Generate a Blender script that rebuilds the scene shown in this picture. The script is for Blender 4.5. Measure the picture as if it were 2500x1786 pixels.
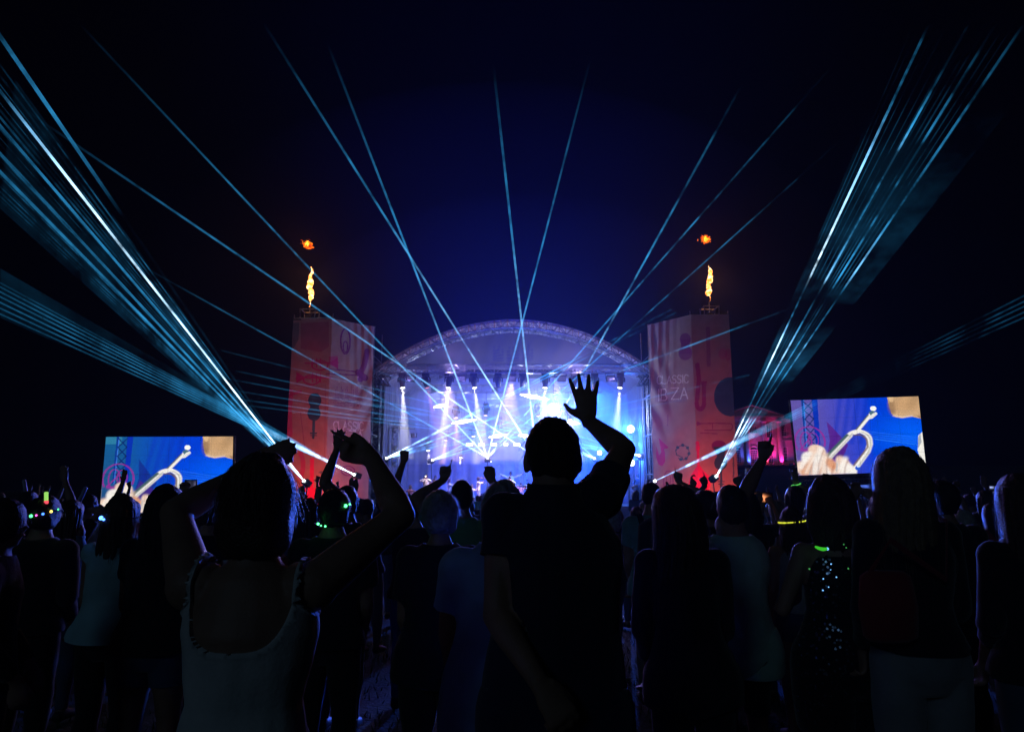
import bpy, bmesh, math, random
import numpy as np
from mathutils import Vector, Matrix, Euler
for o in list(bpy.data.objects): bpy.data.objects.remove(o)
random.seed(7); rng = np.random.default_rng(7)
sc = bpy.context.scene; col = sc.collection
R = math.radians; PI = math.pi
V = Vector
# ------------------------------------------------------------ camera
CAM = V((0, 0, 1.60)); PITCH = R(10.0); F = 1690.0
cd = bpy.data.cameras.new('camera'); cd.sensor_width = 36; cd.lens = 36*F/2500
cd.clip_start = 0.05; cd.clip_end = 2000
cam = bpy.data.objects.new('camera', cd); col.objects.link(cam)
cam.location = CAM; cam.rotation_euler = (R(90)+PITCH, 0, 0); sc.camera = cam
def at(px, py, Y):
    """world point at distance Y that the photo shows at pixel (px,py) of 2500x1786"""
    x = (px-1250)/F; y = (893-py)/F
    d = V((x, math.cos(PITCH)-y*math.sin(PITCH), math.sin(PITCH)+y*math.cos(PITCH)))
    return CAM + d*(Y/d.y)
# ------------------------------------------------------------ world, back fill sun, exposure
w = bpy.data.worlds.new('World'); sc.world = w; w.use_nodes = True
bg = w.node_tree.nodes['Background']; bg.inputs[0].default_value = (0.25, 0.28, 1.0, 1); bg.inputs[1].default_value = 0.0002
sl = bpy.data.lights.new('back_fill_sun', 'SUN'); sl.energy = 0.05; sl.angle = R(12); sl.color = (0.36, 0.66, 1.0)  # weak sun added as a teal fill on the crowd's backs
so = bpy.data.objects.new('back_fill_sun', sl); col.objects.link(so)
so.rotation_euler = V((0.42, 0.80, -0.36)).to_track_quat('-Z', 'Y').to_euler()
vs = sc.view_settings; vs.view_transform = 'Standard'; vs.look = 'None'; vs.exposure = 0; vs.gamma = 1; vs.use_curve_mapping = False
cy = sc.cycles
cy.max_bounces = 3; cy.diffuse_bounces = 2; cy.glossy_bounces = 2; cy.transmission_bounces = 3; cy.volume_bounces = 0
cy.transparent_max_bounces = 96; cy.use_denoising = True; cy.sample_clamp_indirect = 3; cy.sample_clamp_direct = 0
cy.caustics_reflective = False; cy.caustics_refractive = False; cy.use_light_tree = True; cy.use_adaptive_sampling = True; cy.adaptive_threshold = 0.03
# ------------------------------------------------------------ helpers: materials
def nodes(m):
    m.use_nodes = True; return m.node_tree.nodes, m.node_tree.links
MATS = {}
def pbr(name, c, rough=0.8, var=0.25, scale=6.0, bump=0.0, bscale=40.0, metal=0.0, spec=0.4, sheen=0.0):
    if name in MATS: return MATS[name]
    m = bpy.data.materials.new(name); n, l = nodes(m); b = n['Principled BSDF']
    b.inputs['Roughness'].default_value = rough; b.inputs['Metallic'].default_value = metal
    b.inputs['Specular IOR Level'].default_value = spec
    if sheen: b.inputs['Sheen Weight'].default_value = sheen
    tc = n.new('ShaderNodeTexCoord'); nz = n.new('ShaderNodeTexNoise'); nz.inputs['Scale'].default_value = scale; nz.inputs['Detail'].default_value = 4
    l.new(tc.outputs['Object'], nz.inputs['Vector'])
    rp = n.new('ShaderNodeValToRGB'); rp.color_ramp.elements[0].position = 0.3; rp.color_ramp.elements[1].position = 0.7
    rp.color_ramp.elements[0].color = tuple(x*(1-var) for x in c)+(1,); rp.color_ramp.elements[1].color = tuple(min(1, x*(1+var)) for x in c)+(1,)
    l.new(nz.outputs['Fac'], rp.inputs['Fac']); l.new(rp.outputs['Color'], b.inputs['Base Color'])
    if bump:
        n2 = n.new('ShaderNodeTexNoise'); n2.inputs['Scale'].default_value = bscale; n2.inputs['Detail'].default_value = 3
        l.new(tc.outputs['Object'], n2.inputs['Vector'])
        bp = n.new('ShaderNodeBump'); bp.inputs['Strength'].default_value = bump; bp.inputs['Distance'].default_value = 0.02
        l.new(n2.outputs['Fac'], bp.inputs['Height']); l.new(bp.outputs['Normal'], b.inputs['Normal'])
    MATS[name] = m; return m
def glow(name, c, s, sample=False):
    if name in MATS: return MATS[name]
    m = bpy.data.materials.new(name); n, l = nodes(m); n.remove(n['Principled BSDF'])
    e = n.new('ShaderNodeEmission'); e.inputs[0].default_value = tuple(c)+(1,); e.inputs[1].default_value = s
    l.new(e.outputs[0], n['Material Output'].inputs['Surface'])
    if not sample: m.cycles.emission_sampling = 'NONE'
    MATS[name] = m; return m
def attr_mat(name, attr, kind='diffuse', strength=1.0):
    m = bpy.data.materials.new(name); n, l = nodes(m); b = n['Principled BSDF']
    a = n.new('ShaderNodeAttribute'); a.attribute_name = attr
    if kind == 'screen':
        b.inputs['Base Color'].default_value = (0.01, 0.01, 0.01, 1); b.inputs['Roughness'].default_value = 0.6
        l.new(a.outputs['Color'], b.inputs['Emission Color']); b.inputs['Emission Strength'].default_value = strength
    else:
        b.inputs['Roughness'].default_value = 0.75; b.inputs['Specular IOR Level'].default_value = 0.25
        tc = n.new('ShaderNodeTexCoord'); nz = n.new('ShaderNodeTexNoise'); nz.inputs['Scale'].default_value = 3; nz.inputs['Detail'].default_value = 6
        l.new(tc.outputs['Object'], nz.inputs['Vector'])
        mr = n.new('ShaderNodeMapRange'); mr.inputs['To Min'].default_value = 0.78; mr.inputs['To Max'].default_value = 1.12
        l.new(nz.outputs['Fac'], mr.inputs['Value'])
        mx = n.new('ShaderNodeVectorMath'); mx.operation = 'SCALE'; l.new(a.outputs['Color'], mx.inputs[0]); l.new(mr.outputs[0], mx.inputs['Scale'])
        l.new(mx.outputs[0], b.inputs['Base Color'])
    return m
# ------------------------------------------------------------ helpers: meshes
class MB:
    def __init__(s): s.v = []; s.f = []; s.m = []
    def add(s, vs, fs, mi=0):
        k = len(s.v); s.v += [tuple(x) for x in vs]; s.f += [tuple(i+k for i in q) for q in fs]; s.m += [mi]*len(fs); return s
    def bar(s, p0, p1, r, n=5, r1=None, mi=0, cap=True):
        p0 = V(p0); p1 = V(p1); d = p1-p0
        if d.length < 1e-6: return s
        r1 = r if r1 is None else r1
        q = d.to_track_quat('Z', 'Y'); vs = []
        for p, rr in ((p0, r), (p1, r1)):
            for i in range(n):
                a = 2*PI*i/n; vs.append(p+q@V((math.cos(a)*rr, math.sin(a)*rr, 0)))
        fs = [(i, (i+1) % n, n+(i+1) % n, n+i) for i in range(n)]
        if cap: fs += [tuple(range(n-1, -1, -1)), tuple(range(n, 2*n))]
        return s.add(vs, fs, mi)
    def box(s, c, size, rot=None, mi=0):
        hx, hy, hz = size[0]/2, size[1]/2, size[2]/2; c = V(c)
        vs = [V((x, y, z)) for x in (-hx, hx) for y in (-hy, hy) for z in (-hz, hz)]
        if rot is not None: vs = [rot@v for v in vs]
        return s.add([v+c for v in vs], [(0, 1, 3, 2), (4, 6, 7, 5), (0, 4, 5, 1), (2, 3, 7, 6), (0, 2, 6, 4), (1, 5, 7, 3)], mi)
    def tube(s, pts, rads, n=8, mi=0, cap=True, up=None):
        """loft along pts; rads: float or (rx,ry)"""
        pts = [V(p) for p in pts]; N = len(pts); vs = []; prev = None
        for i, p in enumerate(pts):
            t = (pts[min(i+1, N-1)]-pts[max(i-1, 0)]).normalized()
            x = V((1, 0, 0)) if up is None else V(up)
            if prev is not None and up is None: x = prev
            x = (x-t*x.dot(t))
            if x.length < 1e-3: x = V((0, 1, 0))-t*t.y
            x.normalize(); y = t.cross(x); prev = x
            r = rads[i]; rx, ry = (r if isinstance(r, (tuple, list)) else (r, r))
            for k in range(n):
                a = 2*PI*k/n; vs.append(p+x*(math.cos(a)*rx)+y*(math.sin(a)*ry))
        fs = [(j*n+k, j*n+(k+1) % n, (j+1)*n+(k+1) % n, (j+1)*n+k) for j in range(N-1) for k in range(n)]
        if cap: fs += [tuple(range(n-1, -1, -1)), tuple(range((N-1)*n, N*n))]
        return s.add(vs, fs, mi)
    def ell(s, c, r, nu=10, nv=7, rot=None, mi=0):
        c = V(c); r = (r, r, r) if isinstance(r, (int, float)) else r; vs = []
        for j in range(1, nv):
            b = PI*j/nv
            for i in range(nu):
                a = 2*PI*i/nu; vs.append(V((r[0]*math.sin(b)*math.cos(a), r[1]*math.sin(b)*math.sin(a), r[2]*math.cos(b))))
        vs += [V((0, 0, r[2])), V((0, 0, -r[2]))]
        if rot is not None: vs = [rot@v for v in vs]
        vs = [v+c for v in vs]; T = (nv-1)*nu
        fs = [(j*nu+i, (j+1)*nu+i, (j+1)*nu+(i+1) % nu, j*nu+(i+1) % nu) for j in range(nv-2) for i in range(nu)]
        fs += [(T, i, (i+1) % nu) for i in range(nu)] + [(T+1, (nv-2)*nu+(i+1) % nu, (nv-2)*nu+i) for i in range(nu)]
        return s.add(vs, fs, mi)
    def truss(s, p0, p1, size, bays, r=0.025, up=(0, 0, 1)):
        p0 = V(p0); p1 = V(p1); d = (p1-p0).normalized(); u = V(up); u = (u-d*u.dot(d)).normalized(); x = d.cross(u); h = size/2
        cs = [u*a*h+x*b*h for a, b in ((1, 1), (1, -1), (-1, -1), (-1, 1))]
        for c in cs: s.bar(p0+c, p1+c, r)
        for i in range(bays):
            a = p0.lerp(p1, i/bays); b = p0.lerp(p1, (i+1)/bays)
            for k in range(4):
                c0, c1 = cs[k], cs[(k+1) % 4]
                if (i+k) % 2: c0, c1 = c1, c0
                s.bar(a+c0, b+c1, r*0.55, 4)
                s.bar(b+cs[k], b+cs[(k+1) % 4], r*0.5, 4)
        return s
    def mesh(s, name):
        me = bpy.data.meshes.new(name); me.from_pydata(s.v, [], s.f); me.update(); return me
    def build(s, name, mats, parent=None, smooth=False, local=False):
        me = s.mesh(name)
        for m in (mats if isinstance(mats, (list, tuple)) else [mats]): me.materials.append(m)
        if isinstance(mats, (list, tuple)) and len(mats) > 1: me.polygons.foreach_set('material_index', s.m)
        if smooth: me.polygons.foreach_set('use_smooth', [True]*len(me.polygons))
        return link(name, me, parent, local)
def link(name, me, parent=None, local=False):
    o = bpy.data.objects.new(name, me); col.objects.link(o)
    if parent is not None:
        o.parent = parent
        if not local:
            p = parent
            while p.parent is not None: p = p.parent
            o.matrix_parent_inverse = (Matrix.Translation(p.location) @ p.rotation_euler.to_matrix().to_4x4()).inverted() if parent is p else Matrix.Identity(4)
    return o
def tag(o, label, cat, group=None, kind=None):
    if label: o['label'] = label
    if cat: o['category'] = cat
    if group: o['group'] = group
    if kind: o['kind'] = kind
    return o
def thing(name, label, cat, loc=(0, 0, 0), group=None, rz=0):
    o = bpy.data.objects.new(name, None); col.objects.link(o); o.location = loc; o.rotation_euler = (0, 0, rz); o.empty_display_size = 0.2
    return tag(o, label, cat, group)
def struct(o): o['kind'] = 'structure'; return o
def spot(name, loc, target, power, color, deg, blend=0.4, rad=0.08, parent=None):
    l = bpy.data.lights.new(name, 'SPOT'); l.energy = power; l.color = color; l.spot_size = R(deg); l.spot_blend = blend; l.shadow_soft_size = rad
    o = bpy.data.objects.new(name, l); col.objects.link(o); o.location = loc
    o.rotation_euler = (V(target)-V(loc)).to_track_quat('-Z', 'Y').to_euler()
    if parent is not None: o.parent = parent; o.matrix_parent_inverse = Matrix.Translation(parent.location).inverted()
    return o
def point(name, loc, power, color, rad=0.3, parent=None):
    l = bpy.data.lights.new(name, 'POINT'); l.energy = power; l.color = color; l.shadow_soft_size = rad
    o = bpy.data.objects.new(name, l); col.objects.link(o); o.location = loc
    if parent is not None: o.parent = parent; o.matrix_parent_inverse = Matrix.Translation(parent.location).inverted()
    return o
# ------------------------------------------------------------ helpers: flat prints painted on a fine grid (colour attribute)
def lin(r, g, b):
    f = lambda c: (c/255/12.92 if c/255 <= 0.04045 else ((c/255+0.055)/1.055)**2.4)
    return np.array((f(r), f(g), f(b)))
class Canvas:
    def __init__(s, X, Y, base):
        s.X = X; s.Y = Y; s.c = np.empty(X.shape+(3,)); s.c[:] = base
    def put(s, mask, c, a=1.0):
        mask = mask*a; s.c = s.c*(1-mask[..., None])+np.asarray(c)*mask[..., None]
    def poly(s, pts, c, a=1.0):
        ins = np.zeros(s.X.shape, bool); n = len(pts)
        for i in range(n):
            x0, y0 = pts[i]; x1, y1 = pts[(i+1) % n]
            if y0 == y1: continue
            cond = ((y0 > s.Y) != (y1 > s.Y)) & (s.X < (x1-x0)*(s.Y-y0)/(y1-y0)+x0); ins ^= cond
        s.put(ins.astype(float), c, a)
    def dist(s, pts):
        d = np.full(s.X.shape, 1e9)
        for (x0, y0), (x1, y1) in zip(pts[:-1], pts[1:]):
            dx, dy = x1-x0, y1-y0; L = dx*dx+dy*dy+1e-9
            t = np.clip(((s.X-x0)*dx+(s.Y-y0)*dy)/L, 0, 1); d = np.minimum(d, np.hypot(s.X-x0-t*dx, s.Y-y0-t*dy))
        return d
    def stroke(s, pts, w, c, a=1.0, soft=0.0):
        d = s.dist(pts); m = (d < w/2).astype(float) if soft == 0 else np.clip((w/2+soft-d)/(2*soft), 0, 1); s.put(m, c, a)
    def ell(s, cx, cy_, rx, ry, c, a=1.0, rot=0.0, soft=0.0):
        ca, sa = math.cos(rot), math.sin(rot); x = s.X-cx; y = s.Y-cy_
        d = np.hypot((x*ca+y*sa)/rx, (-x*sa+y*ca)/ry)
        m = (d < 1).astype(float) if soft == 0 else np.clip((1+soft-d)/(2*soft), 0, 1); s.put(m, c, a)
def arc(cx, cy_, rx, ry, a0, a1, n=14):
    return [(cx+rx*math.cos(R(a0+(a1-a0)*i/n)), cy_+ry*math.sin(R(a0+(a1-a0)*i/n))) for i in range(n+1)]
GLYPH = {'C': [[(1, .15), (.75, 0), (.3, 0), (0, .25), (0, .75), (.3, 1), (.75, 1), (1, .85)]], 'L': [[(0, 0), (0, 1), (.8, 1)]],
 'A': [[(0, 1), (.5, 0), (1, 1)], [(.2, .65), (.8, .65)]], 'S': [[(.95, .12), (.7, 0), (.3, 0), (.05, .22), (.25, .45), (.75, .55), (.98, .78), (.7, 1), (.3, 1), (.02, .88)]],
 'I': [[(.5, 0), (.5, 1)]], 'B': [[(0, 0), (0, 1), (.7, 1), (.95, .8), (.7, .52), (0, .48)], [(0, 0), (.65, 0), (.85, .22), (.65, .48)]], 'Z': [[(0, 0), (1, 0), (0, 1), (1, 1)]]}
def write(cv, text, x, y, w, h, gap, lw, c, a, slope=0.0):
    for ch in text:
        ww = w*(0.3 if ch == 'I' else 1.0)
        for st in GLYPH[ch]:
            pts = [(x+(p if ch != 'I' else p)*ww, y+q*h+slope*(x+p*ww)) for p, q in st]
            if ch == 'I': pts = [(x+ww*.5, q2) for (_, q2) in pts]
            cv.stroke(pts, lw, c, a)
        x += ww+gap
def grid_mesh(name, P, C=None, smooth=True):
    """P: rows x cols x 3 positions; C: colours"""
    h, wd = P.shape[:2]; me = bpy.data.meshes.new(name)
    idx = np.arange(h*wd).reshape(h, wd); q = np.stack([idx[:-1, :-1], idx[:-1, 1:], idx[1:, 1:], idx[1:, :-1]], -1).reshape(-1, 4)
    me.vertices.add(h*wd); me.vertices.foreach_set('co', P.reshape(-1).astype(np.float32))
    me.loops.add(q.size); me.loops.foreach_set('vertex_index', q.reshape(-1).astype(np.int32))
    me.polygons.add(len(q)); me.polygons.foreach_set('loop_start', np.arange(0, q.size, 4, dtype=np.int32)); me.polygons.foreach_set('loop_total', np.full(len(q), 4, np.int32))
    me.update(calc_edges=True)
    if C is not None:
        at_ = me.attributes.new('print', 'FLOAT_COLOR', 'POINT'); c4 = np.ones((h*wd, 4), np.float32); c4[:, :3] = C.reshape(-1, 3); at_.data.foreach_set('color', c4.reshape(-1))
    if smooth: me.polygons.foreach_set('use_smooth', np.ones(len(q), bool))
    return me
# ------------------------------------------------------------ shared materials
M_alu = pbr('aluminium_truss', (0.27, 0.27, 0.30), 0.38, 0.2, 9, metal=0.85)
M_black = pbr('black_metal', (0.02, 0.02, 0.022), 0.5, 0.3, 12)
M_rubber = pbr('black_cloth', (0.018, 0.018, 0.02), 0.9, 0.3, 8)
M_lens = pbr('dark_lens', (0.08, 0.08, 0.1), 0.2, 0.2, 20)
# ============================================================ GROUND, HILL
def ground_mesh():
    xs = np.concatenate([np.linspace(-400, -30, 14), np.linspace(-28, 28, 57), np.linspace(30, 400, 14)])
    ys = np.concatenate([np.linspace(-60, 0, 8), np.linspace(1, 60, 60), np.linspace(64, 100, 10), np.linspace(105, 600, 12)])
    Xg, Yg = np.meshgrid(xs, ys)
    Z = 0.03*np.sin(Xg*.9)*np.cos(Yg*.7)-0.03
    bank = np.clip((Yg-78)/34, 0, 1)*np.clip((Xg-18)/14, 0, 1); Z = Z+5.6*bank*bank*(3-2*bank)
    return grid_mesh('ground', np.stack([Xg, Yg, Z], -1))
M_grass = pbr('trampled_grass', (0.045, 0.06, 0.025), 0.95, 0.5, 3, bump=0.7, bscale=30)
g = ground_mesh(); g.materials.append(M_grass); struct(link('ground', g))
# short grass tufts on the near field
tb = MB()
for i in range(9000):
    x = random.uniform(-4.5, 4.5); y = random.uniform(1.2, 9.5); a = random.uniform(0, PI); h = random.uniform(.03, .08); wv = .006
    dx, dy = math.cos(a)*wv, math.sin(a)*wv; lx, ly = random.uniform(-.03, .03), random.uniform(-.03, .03); z = 0.03*math.sin(x*.9)*math.cos(y*.7)-.035
    tb.add([(x-dx, y-dy, z), (x+dx, y+dy, z), (x+lx, y+ly, z+h)], [(0, 1, 2)])
tag(tb.build('grass', pbr('grass_blade', (0.05, 0.09, 0.03), 0.8, 0.4, 2)), 'short trampled grass under the crowd at the front', 'grass', kind='stuff')

# ============================================================ STAGE
SY0, SY1 = 36.0, 46.5            # front and back of the stage
DECK = 0.70
XC = 0.10; SPAN = 7.55; ZC = 7.55; ZT = 10.42
def arch_z(x, drop=0.0): return ZC+(ZT-ZC)*(1-((x-XC)/SPAN)**2)-drop
M_deck = pbr('stage_deck', (0.05, 0.05, 0.055), 0.6, 0.3, 2)
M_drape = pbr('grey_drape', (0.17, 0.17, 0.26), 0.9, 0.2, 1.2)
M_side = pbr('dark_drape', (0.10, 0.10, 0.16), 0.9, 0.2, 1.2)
stage = thing('concert_stage', 'arched open-air concert stage between the two banner towers', 'stage', (XC, SY0, 0))
b = MB(); b.box((XC, (SY0+SY1)/2, DECK-0.06), (15.4, SY1-SY0, .12)); b.build('deck', M_deck, stage)
b = MB(); b.box((XC, SY0-.03, (DECK-.12)/2), (15.4, .05, DECK-.13)); b.build('deck_skirt', M_rubber, stage)
# front arch truss (lattice), second arch just behind and rear arch
def arch_truss(name, y, n, size, off=0.0, sp=1.0):
    b = MB(); xs = [XC-SPAN*sp+2*SPAN*sp*i/n for i in range(n+1)]
    for (du, dy) in ((0, -size/2), (0, size/2), (-size, -size/2), (-size, size/2)):
        for i in range(n): b.bar((xs[i], y+dy, arch_z(xs[i])+du+off), (xs[i+1], y+dy, arch_z(xs[i+1])+du+off), .032)
    for i in range(n):
        for dy in (-size/2, size/2):
            z0, z1 = (0, -size) if i % 2 else (-size, 0)
            b.bar((xs[i], y+dy, arch_z(xs[i])+z0+off), (xs[i+1], y+dy, arch_z(xs[i+1])+z1+off), .017, 4)
        b.bar((xs[i], y-size/2, arch_z(xs[i])-size+off), (xs[i+1], y+size/2, arch_z(xs[i+1])-size+off), .015, 4)
        b.bar((xs[i], y-size/2, arch_z(xs[i])+off), (xs[i], y-size/2, arch_z(xs[i])-size+off), .02, 4)
    return b.build(name, M_alu, stage)
arch_truss('front_arch_truss', SY0, 44, .42)
arch_truss('second_arch_truss', SY0+2.2, 36, .40, -.02, .97)
arch_truss('rear_arch_truss', SY1-.4, 30, .40)
# roof membrane: vault over the arches + front gable cloth
M_mem = bpy.data.materials.new('roof_membrane'); n_, l_ = nodes(M_mem); n_.remove(n_['Principled BSDF'])
d_ = n_.new('ShaderNodeBsdfDiffuse'); d_.inputs[0].default_value = (.28, .26, .34, 1); t_ = n_.new('ShaderNodeBsdfTranslucent'); t_.inputs[0].default_value = (.5, .48, .56, 1)
mx_ = n_.new('ShaderNodeMixShader'); mx_.inputs[0].default_value = .45; l_.new(d_.outputs[0], mx_.inputs[1]); l_.new(t_.outputs[0], mx_.inputs[2]); l_.new(mx_.outputs[0], n_['Material Output'].inputs['Surface'])
xs = np.linspace(XC-SPAN, XC+SPAN, 60); ys = np.linspace(SY0-.1, SY1+.1, 20); Xg, Yg = np.meshgrid(xs, ys)
Zg = ZC+(ZT-ZC)*(1-((Xg-XC)/SPAN)**2)+.06+.03*np.sin(Yg*2.2)
me = grid_mesh('roof_membrane', np.stack([Xg, Yg, Zg], -1)); me.materials.append(M_mem); link('roof_membrane', me, stage)
# gable cloth with printed skyline
us = np.linspace(-1, 1, 150); vs_ = np.linspace(0, 1, 60); U, W_ = np.meshgrid(us, vs_)
Xg = XC+U*(SPAN-.5); zt = arch_z(Xg)-.45; zb = 7.95
Zg = zb+np.maximum(zt-zb, 0.0)*W_
Yg = SY0+1.15+.05*np.sin(Xg*1.7+Zg*1.1)+.04*np.sin(Xg*4.1-Zg*2.0)
cv = Canvas(Xg, Zg, (.25, .22, .29))
sky = random.Random(3)
for i in range(26):                                     # skyline of dotted towers
    x0 = -1.05+i*.085; hgt = .35+.75*abs(math.sin(i*1.3))*(.5+.5*sky.random())
    for k in range(int(hgt/.085)): cv.put(((abs(Xg-x0) < .032) & (abs(Zg-(8.45+k*.085)) < .032)).astype(float), (.16, .14, .30), .75)
me = grid_mesh('gable_cloth', np.stack([Xg, Yg, Zg], -1), cv.c); M_gable = bpy.data.materials.new('gable_print'); n_, l_ = nodes(M_gable); n_.remove(n_['Principled BSDF'])
a_ = n_.new('ShaderNodeAttribute'); a_.attribute_name = 'print'; d_ = n_.new('ShaderNodeBsdfDiffuse'); t_ = n_.new('ShaderNodeBsdfTranslucent'); mx_ = n_.new('ShaderNodeMixShader'); mx_.inputs[0].default_value = .55
l_.new(a_.outputs[0], d_.inputs[0]); l_.new(a_.outputs[0], t_.inputs[0]); l_.new(d_.outputs[0], mx_.inputs[1]); l_.new(t_.outputs[0], mx_.inputs[2]); l_.new(mx_.outputs[0], n_['Material Output'].inputs['Surface'])
me.materials.append(M_gable); link('gable_cloth', me, stage)
# horizontal lighting trusses
def htruss(name, y, z, x0, x1, size=.45, bays=28): b = MB(); b.truss((x0, y, z), (x1, y, z), size, bays, .03); return b.build(name, M_alu, stage)
htruss('front_light_truss', SY0+.3, 7.83, XC-7.3, XC+7.3)
htruss('middle_light_truss', SY0+4.4, 7.35, XC-5.2, XC+5.2, .42, 22)
htruss('rear_light_truss', SY0+8.2, 7.0, XC-5.0, XC+5.0, .42, 22)
for sx in (-1, 1):                                      # corner blocks with crossing braces
    b = MB(); x = XC+sx*7.45
    b.truss((x-.9*sx, SY0+.3, 7.2), (x+.25*sx, SY0+.3, 7.2), .5, 4, .03); b.truss((x, SY0-.4, 7.0), (x, SY0+2.5, 7.0), .5, 7, .03)
    for k in range(5): b.bar((x-.9*sx+.2*k*sx, SY0-.1, 6.95), (x-.2*sx+.1*k*sx, SY0+.3, 7.75), .02, 4)
    b.box((x+.12*sx, SY0+.1, 7.35), (.34, .5, .5))
    b.build('corner_block', [M_black], stage)
for sx in (-1, 1):                                      # four legs
    for y in (SY0+.3, SY1-.5):
        b = MB(); b.truss((XC+sx*7.25, y, .02), (XC+sx*7.25, y, 7.2), .42, 18, .028, up=(0, 1, 0)); b.build('leg_truss', M_alu, stage)
def drape(name, p0, p1, z0, z1, amp, fold, mat, parent):
    n = int((V(p1)-V(p0)).length*14); p0 = V(p0); p1 = V(p1); d = (p1-p0).normalized(); nn = d.cross(V((0, 0, 1)))
    u = np.linspace(0, 1, n); L = (p1-p0).length; zz = np.linspace(z0, z1, 10)
    off = amp*(np.sin(u*L*fold)+.5*np.sin(u*L*fold*2.3+1))
    P = np.empty((10, n, 3))
    for i, z in enumerate(zz):
        for k in range(3): P[i, :, k] = [p0[k]+(p1[k]-p0[k])*t for t in u]+nn[k]*off*(1.0-.25*i/9)
        P[i, :, 2] = z
    me = grid_mesh(name, P); me.materials.append(mat); return link(name, me, parent)
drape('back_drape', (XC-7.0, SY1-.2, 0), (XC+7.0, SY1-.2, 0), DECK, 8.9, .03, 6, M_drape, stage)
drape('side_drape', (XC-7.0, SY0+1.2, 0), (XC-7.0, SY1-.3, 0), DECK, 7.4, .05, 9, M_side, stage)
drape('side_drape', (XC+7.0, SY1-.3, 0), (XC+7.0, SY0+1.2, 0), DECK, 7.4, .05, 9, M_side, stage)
for i in range(9):
    x = XC-7.15+.14*i+.05*math.sin(i*7); b = MB(); b.bar((x, SY0+.9+.1*(i % 3), 7.2), (x+.15*math.sin(i*3), SY0+1.0, DECK), .011, 4); b.build('cable', M_alu, stage)
for i in range(4):
    x = XC+6.9-.1*i; b = MB(); b.bar((x, SY0+.9, 7.1), (x+.1, SY0+1.0, DECK), .011, 4); b.build('cable', M_alu, stage)
b = MB()                                                # drum riser and low platforms at the back
b.box((XC, SY1-2.6, DECK+.3), (4.2, 2.6, .58)); b.box((XC-4.4, SY1-2.4, DECK+.2), (3.6, 2.2, .38)); b.box((XC+4.4, SY1-2.4, DECK+.2), (3.6, 2.2, .38)); b.build('riser', M_deck, stage)

# ------------------------------------------------------------ stage lamps
def lens_mat(c, s): return glow('lens_%d_%d_%d_%d' % (c[0]*100, c[1]*100, c[2]*100, s*10), c, s)
def moving_head(p, d, label, lens=None, size=1.0, group='moving head lamps of the stage'):
    """hangs from p; body points along d"""
    p = V(p); d = V(d).normalized(); t = thing('moving_head_light', label, 'stage light', p, group); s = size
    b = MB(); b.box(p+V((0, 0, -.06*s)), (.30*s, .26*s, .12*s)); b.bar(p+V((-.08*s, 0, 0)), p+V((-.08*s, 0, .12*s)), .02*s); b.bar(p+V((.08*s, 0, 0)), p+V((.08*s, 0, .12*s)), .02*s); b.build('base', M_black, t)
    c = p+V((0, 0, -.34*s)); b = MB()
    for sx in (-1, 1): b.tube([p+V((sx*.10*s, 0, -.12*s)), p+V((sx*.18*s, 0, -.2*s)), p+V((sx*.18*s, 0, -.36*s))], [(.03*s, .06*s)]*3, 6)
    b.build('yoke', M_black, t)
    b = MB(); b.tube([c-d*.24*s, c-d*.2*s, c-d*.02*s, c+d*.08*s, c+d*.26*s], [.07*s, .13*s, .145*s, .12*s, .10*s], 12); b.build('head', M_black, t, True)
    e = c+d*.262*s; b = MB(); b.bar(e, e+d*.012*s, .088*s, 12); b.build('lens', lens if lens else M_lens, t)
    return t, e+d*.05
FY = SY0+.3
def front_pt(px): q = at(px, 906, FY); return V((q.x, FY, 7.58))
white_l = lens_mat((1, .96, .86), 14); warm_l = lens_mat((1, .55, .22), 6); dim_l = lens_mat((.35, .3, .7), .5); blue_l = lens_mat((.25, .5, 1), 16); red_l = lens_mat((1, .25, .2), 2)
SMOKE_W = (1, .97, .90)
ords = ['first', 'second', 'third', 'fourth', 'fifth', 'sixth', 'seventh', 'eighth', 'ninth', 'tenth', 'eleventh']
fl = [(983, (.07, 0, -1), white_l, 260, SMOKE_W), (1040, (.25, .1, -1), red_l, 60, (1, .25, .2)), (1097, (-.10, .0, -1), white_l, 260, SMOKE_W), (1157, (.14, .0, -1), white_l, 260, SMOKE_W),
      (1216, (.1, .4, -1), dim_l, 0, None), (1276, (-.1, .4, -1), dim_l, 0, None), (1331, (-.06, .0, -1), white_l, 220, SMOKE_W), (1401, (.05, .15, -1), white_l, 160, (.8, .85, 1)),
      (1451, (-.05, .2, -1), red_l, 40, (1, .3, .3)), (1514, (-.11, 0, -1), white_l, 300, (.86, .9, 1))]
for i, (px, d, lm, pw, c) in enumerate(fl):
    t, e = moving_head(front_pt(px), d, 'black moving head lamp on the front stage truss, %s from the left' % ords[i], lm, 1.25)
    if pw: spot('beam_lamp', e, e+V(d), pw*55, c, 15, .45, .06, t)
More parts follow.
